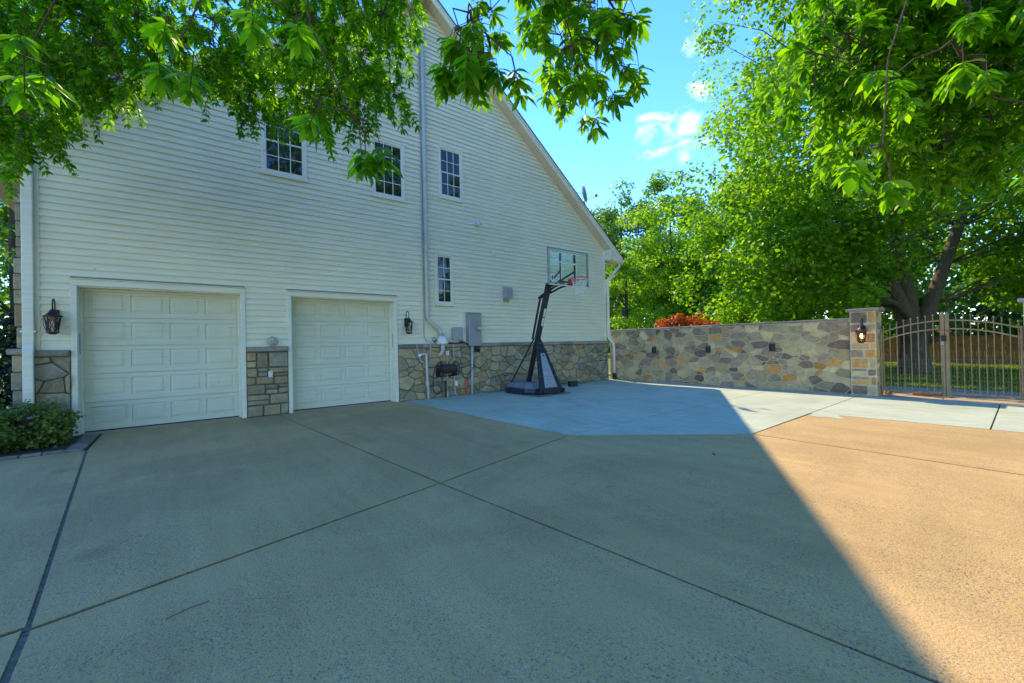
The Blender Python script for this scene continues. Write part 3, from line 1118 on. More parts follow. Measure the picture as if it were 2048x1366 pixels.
def nibble(poly, rnd, amt):
    """Cuts the corners unevenly so that stones look broken, not sawn."""
    out = []
    n = len(poly)
    for i in range(n):
        a, b, c = poly[i - 1], poly[i], poly[(i + 1) % n]
        l1, l2 = math.dist(a, b), math.dist(b, c)
        k1, k2 = min(amt * rnd.uniform(.5, 1.5), l1 * .35), min(amt * rnd.uniform(.5, 1.5), l2 * .35)
        if l1 < 1e-5 or l2 < 1e-5:
            continue
        out.append((b[0] + (a[0] - b[0]) * k1 / l1, b[1] + (a[1] - b[1]) * k1 / l1))
        out.append((b[0] + (c[0] - b[0]) * k2 / l2, b[1] + (c[1] - b[1]) * k2 / l2))
    return out


def stones(parent, polys, to3d, mats, weights, rnd, joint, proud, round_, name='stone'):
    """Each polygon of the wall becomes a stone of its own; to3d(u, v, out) gives world points."""
    for P in polys:
        Q = shrink(P, joint)
        if not Q or len(Q) < 3:
            continue
        Q = nibble(Q, rnd, round_)
        if len(Q) < 3:
            continue
        n = len(Q)
        cx_, cy_ = sum(a for a, b in Q) / n, sum(b for a, b in Q) / n
        size = max(max(abs(a - cx_), abs(b - cy_)) for a, b in Q)
        k = max(0.55, 1 - round_ * 0.9 / size)
        pr = proud * rnd.uniform(0.55, 1.25)
        tx, ty = rnd.uniform(-.12, .12), rnd.uniform(-.12, .12)
        ring0 = [to3d(a, b, -0.012) for a, b in Q]
        ring1 = [to3d(a, b, pr * rnd.uniform(.35, .7)) for a, b in Q]
        ring2 = []
        for a, b in Q:
            a2, b2 = cx_ + (a - cx_) * k, cy_ + (b - cy_) * k
            ring2.append(to3d(a2, b2, pr * rnd.uniform(.8, 1.15) + tx * (a2 - cx_) * .5 + ty * (b2 - cy_) * .5))
        ctr = to3d(cx_ + rnd.uniform(-.2, .2) * size, cy_ + rnd.uniform(-.1, .1) * size, pr * rnd.uniform(.95, 1.3))
        fc = []
        for i in range(n):
            j = (i + 1) % n
            fc += [(i, j, n + j, n + i), (n + i, n + j, 2 * n + j, 2 * n + i), (2 * n + i, 2 * n + j, 3 * n)]
        MB().add(ring0 + ring1 + ring2 + [ctr], fc).build(name, rnd.choices(mats, weights)[0], parent)


HS, HW = ['hs1', 'hs2', 'hs3', 'hs4'], [5.5, 4.5, 1.6, 0.45]
rnd = random.Random(12)
for (x0, x1), n, asp in (((-2.0, DTRIM[0][0] - .002), 11, 1.25), ((DTRIM[0][1] + .002, DTRIM[1][0] - .002), 30, 1.55), ((DTRIM[1][1] + .002, 13.17), 215, 1.45)):
    base = MB().box(x0, x1, -0.05, 0.009, 0.0, 1.425).build('stone_base', 'mortar_dark', house)
    polys = ashlar(x1 - x0, 1.415, .20, .27, rnd) if n == 30 else cells(x1 - x0, 1.415, n, asp, rnd, .8, 1)
    stones(base, polys, lambda u, v, o, x0=x0: (x0 + u, -0.05 - o, v + .004), HS, HW, rnd, 0.008, 0.040, 0.014)
    # sill course on top
    x = x0
    while x < x1 - .02:
        e = min(x1, x + rnd.uniform(0.55, 0.95))
        if x1 - e < 0.25:
            e = x1
        MB().box(x + .003, e - .003, -0.135 + rnd.uniform(-.006, .006), 0.0085, 1.4255, 1.525 + rnd.uniform(-.006, .002)).build('stone_sill', 'sill', base, bevel=0.012)
        x = e
# return of the base round the right corner
ret = MB().box(13.16, 13.20, -0.05, 2.0, 0.0, 1.425).build('stone_base', 'mortar_dark', house)
# stone facing of the entrance front, seen edge-on at the left corner
edge = MB().box(-2.17, -2.003, 0.0, 10, 0.0, 5.0).build('stone_front', 'mortar_dark', house)
z = 0.0
while z < 4.95:
    h = rnd.uniform(0.16, 0.42)
    e = min(5.0, z + h)
    pr = rnd.uniform(0.0, 0.035) + (0.035 if z < 1.4 else 0)
    if not (1.36 < z < 1.5):
        MB().box(-2.20 - pr, -2.004, -0.04 - pr * .6, rnd.uniform(.2, .5), z + .006, e - .006).build('stone', rnd.choices(HS, HW)[0], edge, bevel=0.018, seg=2)
        z = e
    else:
        MB().box(-2.30, -2.004, -0.13, 2, z + .003, z + .10).build('stone_sill', 'sill', edge, bevel=0.012)
        z += 0.105


# downspouts


def spout(mb, path, w, d):
    """Rectangular pipe along a path in a plane, w along x, d along y."""
    for p, q in zip(path[:-1], path[1:]):
        v = Vector(q) - Vector(p)
        e = v.normalized() * 0.012
        mb.bar(Vector(p) - e, Vector(q) + e, w, d, side=(1, 0, 0))
    return mb


ds = spout(MB(), [(-2.06, -0.085, 5.0), (-2.06, -0.085, 1.66)], 0.135, 0.085)
spout(ds, [(-2.06, -0.085, 1.66), (-2.045, -0.195, 1.5)], 0.13, 0.08)
spout(ds, [(-2.045, -0.195, 1.5), (-2.045, -0.195, 0.05)], 0.125, 0.08)
ds.build('downspout', 'trim', house, bevel=0.012, seg=2)
MB().box(-2.15, -1.97, -0.1305, -0.03, 1.84, 1.87).build('downspout_strap', 'trim', house)
ds = MB()
ds.tube([(13.86, -0.20, 4.64), (13.84, -0.2, 4.52), (13.55, -0.12, 4.22), (13.26, -0.09, 3.93), (13.22, -0.085, 3.8), (13.22, -0.085, 1.75), (13.23, -0.10, 1.62), (13.27, -0.24, 1.46), (13.285, -0.27, 1.36), (13.285, -0.27, 0.24)],
        0.056, 10)
ds.build('downspout', 'trim', house, smooth=True)
MB().tube([(13.29, -0.27, 0.26), (13.29, -0.27, 0.0)], 0.072, 12).build('drain_boot', 'iron', house, smooth=False)
MB().tube([(13.34, -0.26, 1.40), (13.40, -0.36, 1.53)], 0.011, 6).build('downspout_hook', 'trim', house)

# ------------------------------------------------------------------ garden wall, pillars, gate
rnd = random.Random(77)
FS, FW = ['fs1', 'fs2', 'fs3', 'fs4', 'fs5'], [3.8, 4.0, 4.6, 1.3, 1.3]
gwall = thing('garden_wall', 'long rubble stone garden wall with pale mortar running from house to gate pillar', 'wall', (13.62, -3.8, 0))
core = MB().box(13.42, 13.82, -7.66, 0.02, -0.06, 1.90).build('wall_core', 'mortar_tan', gwall)
polys = cells(7.62, 1.88, 292, 1.55, rnd, spread=0.9, relax=1)
stones(core, polys, lambda u, v, o: (13.42 - o, -0.03 - u, v + .005), FS, FW, rnd, 0.0105, 0.022, 0.015)
y = 0.0
while y > -7.6:
    e = max(-7.64, y - rnd.uniform(.5, .95))
    if e < -7.3:
        e = -7.64
    MB().box(13.375 + rnd.uniform(-.008, .008), 13.87, e + .004, y - .004, 1.901, 1.955 + rnd.uniform(-.003, .004)).build('capstone', 'capstone', gwall, bevel=0.012)
    y = e


def pillar(label, y0, y1, x0=13.33, x1=13.92, h=2.10):
    t = thing('gate_pillar', label, 'pillar', ((x0 + x1) / 2, (y0 + y1) / 2, 0), 'stone gate pillars')
    c = MB().box(x0, x1, y0, y1, -0.06, h).build('pillar_core', 'mortar_tan', t)
    w_, d_ = y1 - y0, x1 - x0
    mats, wts = ['fs1', 'fs2', 'fs3', 'fs4', 'fs5'], [3, 3.5, 4, 2.2, 0.8]
    stones(c, ashlar(w_, h - .01, .19, .24, rnd), lambda u, v, o: (x0 - o, y1 - u, v + .005), mats, wts, rnd, 0.011, 0.014, 0.024)
    stones(c, ashlar(d_, h - .01, .19, .24, rnd), lambda u, v, o: (x0 + u, y0 - o, v + .005), mats, wts, rnd, 0.011, 0.014, 0.024)
    stones(c, ashlar(w_, h - .01, .19, .24, rnd), lambda u, v, o: (x1 + o, y0 + u, v + .005), mats, wts, rnd, 0.011, 0.014, 0.024)
    MB().box(x0 - .07, x1 + .07, y0 - .07, y1 + .07, h + .001, h + .075).build('pillar_cap', 'capstone', t, bevel=0.012)
    return t


pillar('stone pillar with flat cap and lit lantern joining wall to gate', -8.17, -7.665)
pillar('stone pillar at far end of gate carrying no lantern', -11.0, -10.46)

# gate: two leaves of arched metalwork
GX = 13.62


def arch(y, lo, hi):
    t = (y + 9.34) / 1.06
    return hi - (hi - lo) * t * t


def gate_leaf(label, ya, yb, n, latch):
    t = thing('gate_leaf', label, 'gate', (GX, (ya + yb) / 2, 0), 'gate leaves between the pillars')
    lo, hi = min(ya, yb), max(ya, yb)
    for a, b, nm in ((1.585, 1.80, 'top_rail'), (1.385, 1.61, 'middle_rail')):
        r = MB()
        pts = [lo + (hi - lo) * i / 12 for i in range(13)]
        for p, q in zip(pts[:-1], pts[1:]):
            r.bar((GX, p, arch(p, a, b)), (GX, q, arch(q, a, b)), 0.032, 0.030, side=(1, 0, 0))
        r.build(nm, 'gate', t)
    MB().box(GX - .016, GX + .016, lo, hi, 0.115, 0.15).build('bottom_rail', 'gate', t, bevel=0.003)
    for i in range(n):
        y = lo + 0.055 + (hi - lo - 0.11) * i / (n - 1)
        top = arch(y, 1.585, 1.80) + 0.115
        pk = MB().box(GX - .008, GX + .008, y - .008, y + .008, 0.151, top)
        pk.lathe([(0.004, -.004), (0.016, .004), (0.019, .016), (0.013, .03), (0.003, .038)], (GX, y, top), 8)
        pk.build('picket', 'gate', t)
    py = lo + .03 if latch == 'lo' else hi - .03
    MB().box(GX - .036, GX + .036, py - .034, py + .034, 0.055, 1.94).lathe([(0.03, 0), (0.036, .02), (0.02, .045), (0.004, .055)], (GX, py, 1.94), 8).build('meeting_post', 'gate', t, bevel=0.004)
    hy = hi - .018 if latch == 'lo' else lo + .018
    MB().box(GX - .025, GX + .025, hy - .018, hy + .018, 0.10, 1.62).build('hinge_post', 'gate', t, bevel=0.004)
    wm = MB()
    for i in range(int((hi - lo) / .055)):
        y = lo + .05 + i * .055
        if y < hi - .03:
            wm.box(GX + .0185, GX + .0205, y - .001, y + .001, 0.13, 0.92)
    for i in range(9):
        z = 0.15 + i * .095
        wm.box(GX + .0206, GX + .0226, lo + .03, hi - .03, z - .001, z + .001)
    wm.build('wire_mesh', 'wire', t)
    return t


g1 = gate_leaf('bronze metal gate leaf hinged on the lantern pillar, drop bolt at its edge', -8.20, -9.31, 9, 'lo')
gate_leaf('bronze metal gate leaf hinged on the pillar without lantern', -9.325, -10.44, 10, 'hi')
MB().tube([(GX - .045, -9.262, 0.62), (GX - .045, -9.262, 0.0)], 0.009, 8).tube([(GX - .045, -9.262, 0.6), (GX - .1, -9.262, 0.6)], 0.009, 8).build('drop_bolt', 'gate', g1)
t = thing('padlock', 'grey padlock and black latch box on the meeting posts of gate', 'padlock', (GX - .05, -9.3, 1.33))
MB().box(GX - .085, GX - .040, -9.34, -9.27, 1.33, 1.46).build('latch_box', 'iron', t, bevel=0.006)
MB().box(GX - .09, GX - .055, -9.31, -9.25, 1.235, 1.32).build('lock_body', 'silver', t, bevel=0.006)
MB().tube([(GX - .072, -9.30, 1.32), (GX - .072, -9.30, 1.36), (GX - .072, -9.28, 1.375), (GX - .072, -9.26, 1.36), (GX - .072, -9.26, 1.32)], 0.006, 6).build('shackle', 'silver', t)
st = MB()
st.tube([(GX - .05, -9.19, 1.555), (GX - .052, -9.25, 1.575), (GX - .054, -9.32, 1.572), (GX - .05, -9.40, 1.55), (GX - .05, -9.43, 1.54)], 0.014, 6)
tag(st.build('red_strap', 'red_tool', None), 'red strap tied round the two meeting posts of the gate', 'strap')
for o_ in (COL.objects.get('red_strap'),):
    pass
MB_p = MB().obox((14.2, -8.95, 0.028), (0.055, 0.01, 0), (-0.045, 0.27, 0), (0, 0, 0.032))
tag(MB_p.build('plank', 'plank', bevel=0.004), 'short rust brown plank lying on apron under gate', 'plank')
rnd = random.Random(31)
bk = MB()
for k in range(5):
    bx_, by_ = 14.1 + rnd.uniform(-.14, .14), -8.24 + rnd.uniform(-.05, .06)
    bk.lathe([(0.02, 0), (0.055, .02), (0.06, .05), (0.03, .09)], (bx_, by_, -0.006), 7, squash=rnd.uniform(.6, 1))
tag(bk.build('brick_rubble', 'plank'), 'little heap of red brick rubble beside lantern pillar', 'rubble')

# ------------------------------------------------------------------ lanterns


def lantern(label, base, out, lit=False, s=1.0):
    """Wall lantern; base is the middle of the back plate, out the direction away from the wall."""
    bx_, by_, bz = base
    o = Vector(out)
    t = thing('wall_lantern', label, 'lantern', base, 'black wall lanterns')
    B = Vector(base)
    up = Vector((0, 0, 1))
    side = up.cross(o)
    plate = MB()
    plate.obox(B + o * .010, side * .055, o * .010, up * .115)
    plate.lathe([(0.035, 0.02), (0.03, .035), (0.012, .05)], B, 12, axis=o)
    plate.build('back_plate', 'iron', t, bevel=0.006)
    hook = []
    for i in range(15):
        a = -0.35 * math.pi + i / 14 * 1.30 * math.pi
        hook.append(B + o * (0.10 - 0.085 * math.cos(a)) + up * (0.21 + 0.085 * math.sin(a)))
    MB().tube([B + o * .03, B + o * .018 + up * .10] + hook[3:] + [B + o * .178 + up * .13], 0.010, 8).build('arm', 'iron', t, smooth=True)
    c = B + o * 0.175 * 1.0
    top = 0.062
    cap = MB()
    cap.lathe([(0.004, .075), (0.014, .07), (0.010, .055), (0.024, .045), (0.040, .03), (0.045, .012), (0.05, 0.0), (0.075, -.03), (0.105, -.055), (0.125, -.065), (0.125, -.078), (0.10, -.08)], c + up * top, 16)
    cap.build('cap', 'iron', t, smooth=False)
    zt, zb = top - .08, top - .335
    n = 6
    cage = MB()
    gl = []
    for k in range(n):
        a = 2 * math.pi * k / n + math.pi / 6
        d = o * math.cos(a) + side * math.sin(a)
        p0 = c + d * 0.098 + up * zt
        p1 = c + d * 0.066 + up * zb
        cage.bar(p0, p1, 0.013, 0.013, side=d)
        bow = [c + d * (0.104 - .034 * (1 - s_) ** 1 + .022 * math.sin(math.pi * s_)) + up * (zb + (zt - zb) * s_) for s_ in [i / 6 for i in range(7)]]
        if k % 2 == 0:
            cage.tube(bow, 0.005, 5)
        a2 = 2 * math.pi * (k + 1) / n + math.pi / 6
        d2 = o * math.cos(a2) + side * math.sin(a2)
        q0, q1 = c + d2 * .098 + up * zt, c + d2 * .066 + up * zb
        cage.tube([p0, q1], 0.0045, 5).tube([q0, p1], 0.0045, 5)
        e = 0.93
        gl.append([c + d * .098 * e + up * zt, c + d2 * .098 * e + up * zt, c + d2 * .066 * e + up * zb, c + d * .066 * e + up * zb])
    cage.build('cage', 'iron', t)
    for g_ in gl:
        MB().add(g_, [(0, 1, 2, 3)]).build('glass', 'flame_glass' if lit else 'clear', t)
    MB().lathe([(0.03, -.045), (0.06, -.03), (0.085, -.012), (0.085, 0.0), (0.06, .002)], c + up * (zb - .001), 12).build('base', 'iron', t)
    MB().lathe([(0.013, 0), (0.013, .07)], c + up * (zb + .004), 8).build('candle', 'white', t)
    MB().lathe([(0.006, .0), (0.022, .03), (0.028, .055), (0.018, .09), (0.003, .12)], c + up * (zb + .075), 10).build('bulb', 'bulb' if lit else 'white', t, smooth=True)
    return t


lantern('black caged wall lantern between downspout and left garage door', (-1.76, -0.03, 2.12), (0, -1, 0))
lantern('black caged wall lantern between garage door and vent pipe', (4.735, -0.03, 2.12), (0, -1, 0))
lantern('lit black lantern with glowing bulb on stone gate pillar', (13.31, -7.93, 1.63), (-1, 0, 0), lit=True)
for x in (-1.76, 4.735):
    MB().lathe([(0.10, -0.008), (0.10, 0.004)], (x, -0.022, 2.12), 20, axis=(0, -1, 0)).build('lantern_mount', 'trim', house)

# box sconces and the round plaque on the garden wall
for (y, z), lab in (((-2.0, 1.15), 'small black box sconce on garden wall closest to the house downspout'), ((-3.97, 1.17), 'small black box sconce beside round plaque on garden wall'),
                    ((-5.85, 1.22), 'small black box sconce on garden wall closest to the gate pillar')):
    t = thing('wall_sconce', lab, 'sconce', (13.4, y, z), 'black sconces on the garden wall')
    b_ = MB()
    b_.lathe([(0.075, -.10), (0.075, .10)], (13.375, y, z), 12).build('shade', 'iron', t)
    MB().box(13.372, 13.42, y - .05, y + .05, z - .135, z + .135).build('back_plate', 'iron', t)
    for k in (-.115, .108):
        MB().lathe([(0.079, -.006), (0.079, .006)], (13.375, y, z + k), 12).build('band', 'bronze', t)
t = thing('wall_plaque', 'round pinwheel patterned grey plaque on garden wall', 'plaque', (13.4, -3.42, 1.165))
MB().lathe([(0.13, -.01), (0.135, .012), (0.12, .022), (0.03, .016)], (13.40, -3.42, 1.165), 20, axis=(-1, 0, 0)).build('disc', 'fs5', t)
for k in range(9):
    a = k * 2 * math.pi / 9
    p = [(13.378, -3.42 + .02 * math.cos(a), 1.165 + .02 * math.sin(a)), (13.376, -3.42 + .115 * math.cos(a - .14), 1.165 + .115 * math.sin(a - .14)), (13.364, -3.42 + .115 * math.cos(a + .22), 1.165 + .115 * math.sin(a + .22))]
    MB().add(p + [(13.381, *q[1:]) for q in p], [(0, 1, 2), (3, 5, 4), (0, 3, 4, 1), (1, 4, 5, 2), (2, 5, 3, 0)]).build('blade', 'fs2', t)

# ------------------------------------------------------------------ basketball hoop
HX = 8.2
hoop = thing('basketball_hoop', 'portable black basketball hoop with clear backboard and red rim', 'basketball hoop', (HX, -1.2, 0))
plan = []
for a in range(0, 13):
    t_ = math.pi * a / 12
    plan.append((HX + 0.60 * math.cos(t_) ** 1 * (1 if abs(math.cos(t_)) < .98 else 1), -0.72 + 0.46 * math.sin(t_)))
plan = plan + [(HX - 0.60, -1.55), (HX - 0.47, -1.86), (HX + 0.47, -1.86), (HX + 0.60, -1.55)]
plan = ccw(plan)
mid_ = [(HX + (x - HX) * .97, -1.05 + (y + 1.05) * .97) for x, y in plan]
MB().prism([(HX + (x - HX) * .96, -1.05 + (y + 1.05) * .96) for x, y in plan], 0.03, 0.09, plan).prism(plan, 0.0905, 0.19, mid_).build('tank', 'tank', hoop, bevel=0.01)
top1 = [(HX + (x - HX) * .93, -1.05 + (y + 1.05) * .93) for x, y in plan]
top2 = [(HX + (x - HX) * .66, -0.98 + (y + 1.05) * .66) for x, y in plan]
MB().prism(top1, 0.1905, 0.33, top2).build('tank_lid', 'tank_top', hoop, bevel=0.012)
rb = MB()
for k in range(-3, 4):
    rb.bar((HX + k * .12, -0.42 - abs(k) * .02, 0.235), (HX + k * .10, -0.62, 0.335), 0.018, 0.02)
rb.build('tank_ribs', 'tank', hoop)
for s in (-1, 1):
    w_ = MB().lathe([(0.045, -.024), (0.062, -.02), (0.062, .02), (0.045, .024)], (HX + s * .36, -2.03, 0.102), 16, axis=(1, 0, 0)).build('wheel', 'hoop_black', hoop)
    MB().lathe([(0.02, -.028), (0.02, .028)], (HX + s * .36, -2.03, 0.102), 10, axis=(1, 0, 0)).build('hub', 'silver', w_)
MB().tube([(HX - .40, -2.03, .102), (HX + .40, -2.03, .102)], 0.012, 8).build('axle', 'silver', hoop)
P0, P1 = Vector((HX, -1.02, 0.30)), Vector((HX, -2.0, 3.15))


def pole(t_):
    return P0 + (P1 - P0) * t_


MB().bar(pole(-0.02), pole(.50), 0.115, 0.115).build('lower_pole', 'hoop_black', hoop, bevel=0.01)
MB().bar(pole(.46), pole(1.0), 0.135, 0.135).build('upper_pole', 'hoop_black', hoop, bevel=0.01)
for a, b in ((.60, .68), (.69, .77)):
    q0, q1 = pole(a) + Vector((0, -.071, -.024)), pole(b) + Vector((0, -.071, -.024))
    MB().bar(q0, q1, 0.07, 0.004).build('sticker', 'white', hoop)
# front A-frame: two rails, dark web and the silver plate
AP = Vector((HX, -1.50, 1.66))
fl = [Vector((HX - .46, -2.06, .06)), Vector((HX + .46, -2.06, .06))]
wb = MB()
n_ = Vector((0, -1.6, -.56)).normalized()
A0, A1 = Vector((HX - .085, -1.50, 1.68)), Vector((HX + .085, -1.50, 1.68))
B0, B1 = Vector((HX - .47, -2.07, .05)), Vector((HX + .47, -2.07, .05))
th = Vector((0, .05, .018))
wb.add([A0, A1, B1, B0, A0 + th, A1 + th, B1 + th, B0 + th], [(0, 3, 2, 1), (4, 5, 6, 7), (0, 1, 5, 4), (1, 2, 6, 5), (2, 3, 7, 6), (3, 0, 4, 7)])
wb.build('front_frame', 'hoop_black', hoop, bevel=0.008)


def onA(u, v, off):
    """Point on the A-frame face: v from the apex down, u across."""
    c = (A0 + A1) / 2 + ((B0 + B1) / 2 - (A0 + A1) / 2) * v
    hw = .085 + (.47 - .085) * v
    return c + Vector((u * hw, 0, 0)) + Vector((0, -.944, .33)) * off


pl = [onA(-.40, .30, .003), onA(.40, .30, .003), onA(.56, .90, .003), onA(-.56, .90, .003), onA(-.40, .30, .014), onA(.40, .30, .014), onA(.56, .90, .014), onA(-.56, .90, .014)]
sp = MB().add(pl, [(0, 1, 2, 3), (4, 7, 6, 5), (0, 4, 5, 1), (1, 5, 6, 2), (2, 6, 7, 3), (3, 7, 4, 0)]).build('silver_plate', 'silver', hoop, bevel=0.006)
MB().obox(onA(0, .345, .0155), (.045, 0, 0), (0, -.005, -.013), (0, .001, .002)).build('handle_slot', 'hoop_black', sp)
for u, v in ((-.2, .72), (.2, .72), (-.2, .77), (.2, .77), (-.82, .2), (.82, .2), (-.85, .45), (.85, .45), (-.88, .7), (.88, .7)):
    MB().lathe([(0.011, 0), (0.011, .006)], onA(u, v, .0145 if abs(u) < .5 else .002), 8, axis=(0, -.944, .33)).build('bolt', 'silver' if abs(u) > .5 else 'hoop_black', hoop)
MB().obox(onA(0, .12, .004), (.07, 0, 0), (0, .001, .002), (0, -.003, -.006)).build('name_strip', 'silver', hoop)
for s in (-1, 1):
    MB().bar((HX + s * .42, -0.62, .20), (HX + s * .075, -1.40, 1.62), 0.032, 0.032).build('brace', 'hoop_black', hoop, bevel=0.004)
    MB().bar((HX + s * .44, -1.80, .10), (HX + s * .45, -2.10, .13), 0.05, 0.10).build('foot_bracket', 'hoop_black', hoop, bevel=0.006)
# height adjuster parallel to the pole
q0, q1 = Vector((HX - .02, -1.27, 1.60)), Vector((HX - .02, -1.66, 2.83))
MB().bar(q0, q1, 0.045, 0.045).build('adjuster', 'hoop_black', hoop)
MB().bar((HX - .02, -1.62, 2.80), (HX, -2.05, 2.98), 0.13, 0.05).build('lever', 'hoop_black', hoop, bevel=0.005)
MB().tube([(HX - .02, -1.29, 1.60), (HX - .02, -1.45, 1.66)], 0.02, 8).build('adjuster_pin', 'silver', hoop)
# arms to the board
for s in (-1, 1):
    MB().tube([(HX + s * .09, -1.98, 2.92), (HX + s * .10, -2.16, 2.97), (HX + s * .12, -2.36, 3.035), (HX + s * .15, -2.6, 3.07), (HX + s * .17, -2.76, 3.075)], 0.028, 8).build('lower_arm', 'hoop_black', hoop)
    MB().bar((HX + s * .09, -2.0, 3.10), (HX + s * .26, -2.76, 3.42), 0.04, 0.04).build('upper_arm', 'hoop_black', hoop)
    MB().box(HX + s * .275 - .02, HX + s * .275 + .02, -2.775, -2.745, 3.02, 3.62).build('board_bracket', 'hoop_black', hoop)
    MB().box(HX + s * .275 - .028, HX + s * .275 + .028, -2.776, -2.742, 3.66, 3.88).build('bracket_pad', 'hoop_black', hoop)
MB().box(HX - .255, HX + .255, -2.775, -2.745, 3.10, 3.135).build('cross_bar', 'hoop_black', hoop)
MB().obox(P1 + Vector((0, -.02, .0)), (.075, 0, 0), (0, .085, 0), (0, 0, .04)).build('pole_head', 'hoop_black', hoop, bevel=0.01)
# backboard
X0, X1, Z0, Z1, BY = HX - .775, HX + .775, 3.0, 3.985, -2.80
bd = MB().box(X0 + .028, X1 - .028, BY - .006, BY + .006, Z0 + .028, Z1 - .028).build('backboard', 'acrylic', hoop)
fr = MB().box(X0, X0 + .028, BY - .02, BY + .02, Z0, Z1).box(X1 - .028, X1, BY - .02, BY + .02, Z0, Z1)
fr.box(X0 + .028, X1 - .028, BY - .02, BY + .02, Z1 - .028, Z1)
fr.build('frame', 'board_frame', bd)
MB().box(X0 + .028, X1 - .028, BY - .02, BY + .02, Z0, Z0 + .028).build('padding', 'white', bd)
lines = MB()
for (a, b, c, d) in ((X0 + .06, X1 - .06, Z0 + .06, Z0 + .075), (X0 + .06, X1 - .06, Z1 - .075, Z1 - .06)):
    lines.box(a, b, BY - .0085, BY - .0065, c, d)
for a in (X0 + .06, X1 - .075):
    lines.box(a, a + .015, BY - .0085, BY - .0065, Z0 + .0755, Z1 - .0755)
lines.build('border_line', 'board_frame', bd)
sq = MB()
sq.box(HX - .30, HX - .275, BY - .0085, BY - .0065, Z0 + .17, Z0 + .62).box(HX + .275, HX + .30, BY - .0085, BY - .0065, Z0 + .17, Z0 + .62)
sq.box(HX - .275, HX + .275, BY - .0085, BY - .0065, Z0 + .595, Z0 + .62).build('target_square', 'white', bd)
MB().box(X0 + .10, X0 + .20, BY - .0088, BY - .0066, Z0 + .10, Z0 + .28).build('decal', 'white', bd)
MB().lathe([(0.034, 0), (0.034, .002)], (X0 + .15, BY - .009, Z0 + .195), 14, axis=(0, -1, 0), squash=1.9).build('decal_mark', 'blue', bd)
for k in range(8):
    MB().box(X0 + .10, X0 + .125, BY - .0088, BY - .0066, Z0 + .52 + k * .05, Z0 + .545 + k * .05).build('edge_print', 'white', bd)
# rim and net
RC = Vector((HX, -3.19, 3.165))
rim = MB()
rim.tube([RC + Vector((.2286 * math.cos(a), .2286 * math.sin(a), 0)) for a in [2 * math.pi * k / 28 for k in range(29)]], 0.012, 8, cap=False)
rim_ob = rim.build('rim', 'rim', hoop, smooth=True)
MB().box(HX - .075, HX + .075, -2.96, -2.822, 3.065, 3.185).build('rim_bracket', 'rim', rim_ob, bevel=0.012)
for s in (-1, 1):
    MB().bar((HX + s * .07, -2.93, 3.10), (HX + s * .14, -3.03, 3.155), 0.012, 0.03).build('rim_brace', 'rim', rim_ob)
net = MB()
levels = [(0.222, -0.01), (0.20, -.08), (0.165, -.15), (0.14, -.22), (0.125, -.29), (0.12, -.36), (0.13, -.42)]
for k in range(12):
    for d in (1, -1):
        net.tube([RC + Vector((r_ * math.cos(2 * math.pi * (k + d * i * .5) / 12), r_ * math.sin(2 * math.pi * (k + d * i * .5) / 12), z)) for i, (r_, z) in enumerate(levels)], 0.005, 4, cap=False)
net.build('net', 'net', hoop)
for (x, y), lab in (((7.84, -2.06), 'brown concrete paver under hoop wheel, the one towards garage doors'), ((8.58, -2.05), 'brown concrete paver under hoop wheel, the one towards garden wall')):
    tag(MB().box(x - .25, x + .25, y - .13, y + .13, 0.002, 0.040).build('paver', 'paver', bevel=0.01), lab, 'paver', 'pavers under the hoop wheels')
tag(MB().obox((10.3, -0.86, 0.092), (.13, -.05, 0), (.04, .10, 0), (0, 0, .09)).build('cinder_block', 'iron', bevel=0.012), 'dark square block on pale concrete beside the hoop', 'block')

# ------------------------------------------------------------------ utilities on the wall
t = thing('radon_vent', 'white vent pipe rising up the wall from a cone shaped fan', 'vent pipe', (5.77, -0.12, 1.0))
MB().tube([(5.34, -0.10, 10.9), (5.34, -0.10, 2.32), (5.36, -.10, 2.22), (5.42, -.105, 2.14), (5.62, -.12, 1.98), (5.70, -.125, 1.91), (5.735, -.13, 1.82), (5.74, -.13, 1.76)], 0.058, 12).build('pipe', 'pvc', t, smooth=True)
MB().lathe([(0.075, 0), (0.075, .09)], (5.74, -.13, 1.74), 14).build('coupling', 'grey_box', t)
MB().lathe([(0.10, -.02), (0.155, 0), (0.165, .03), (0.155, .12), (0.085, .21), (0.07, .22)], (5.74, -.20, 1.52), 16).build('fan_housing', 'white', t)
MB().tube([(5.74, -.22, 1.52), (5.74, -.22, 1.36), (5.73, -.20, 1.28), (5.70, -.12, 1.22), (5.68, -.03, 1.21)], 0.055, 10).build('inlet', 'pvc', t, smooth=True)
for z in (3.1, 4.6, 6.1, 7.6, 9.2):
    MB().lathe([(0.064, -.012), (0.064, .012)], (5.34, -.10, z), 12).box(5.26, 5.42, -0.05, -0.022, z - .011, z + .011).build('pipe_strap', 'pvc', t)
tag(MB().tube([(5.255, -.045, 10.4), (5.255, -.045, 1.75), (5.30, -.06, 1.63), (5.38, -.14, 1.57), (5.40, -.16, 1.45), (5.40, -.12, 1.25), (5.36, -.12, 1.02), (5.22, -.12, .98), (5.10, -.12, 1.06), (5.02, -.12, 1.32), (4.98, -.13, 1.52)], 0.016, 7).build('cable', 'blue_pipe', smooth=True),
    'thin dark grey cable running up the wall beside vent pipe', 'cable')

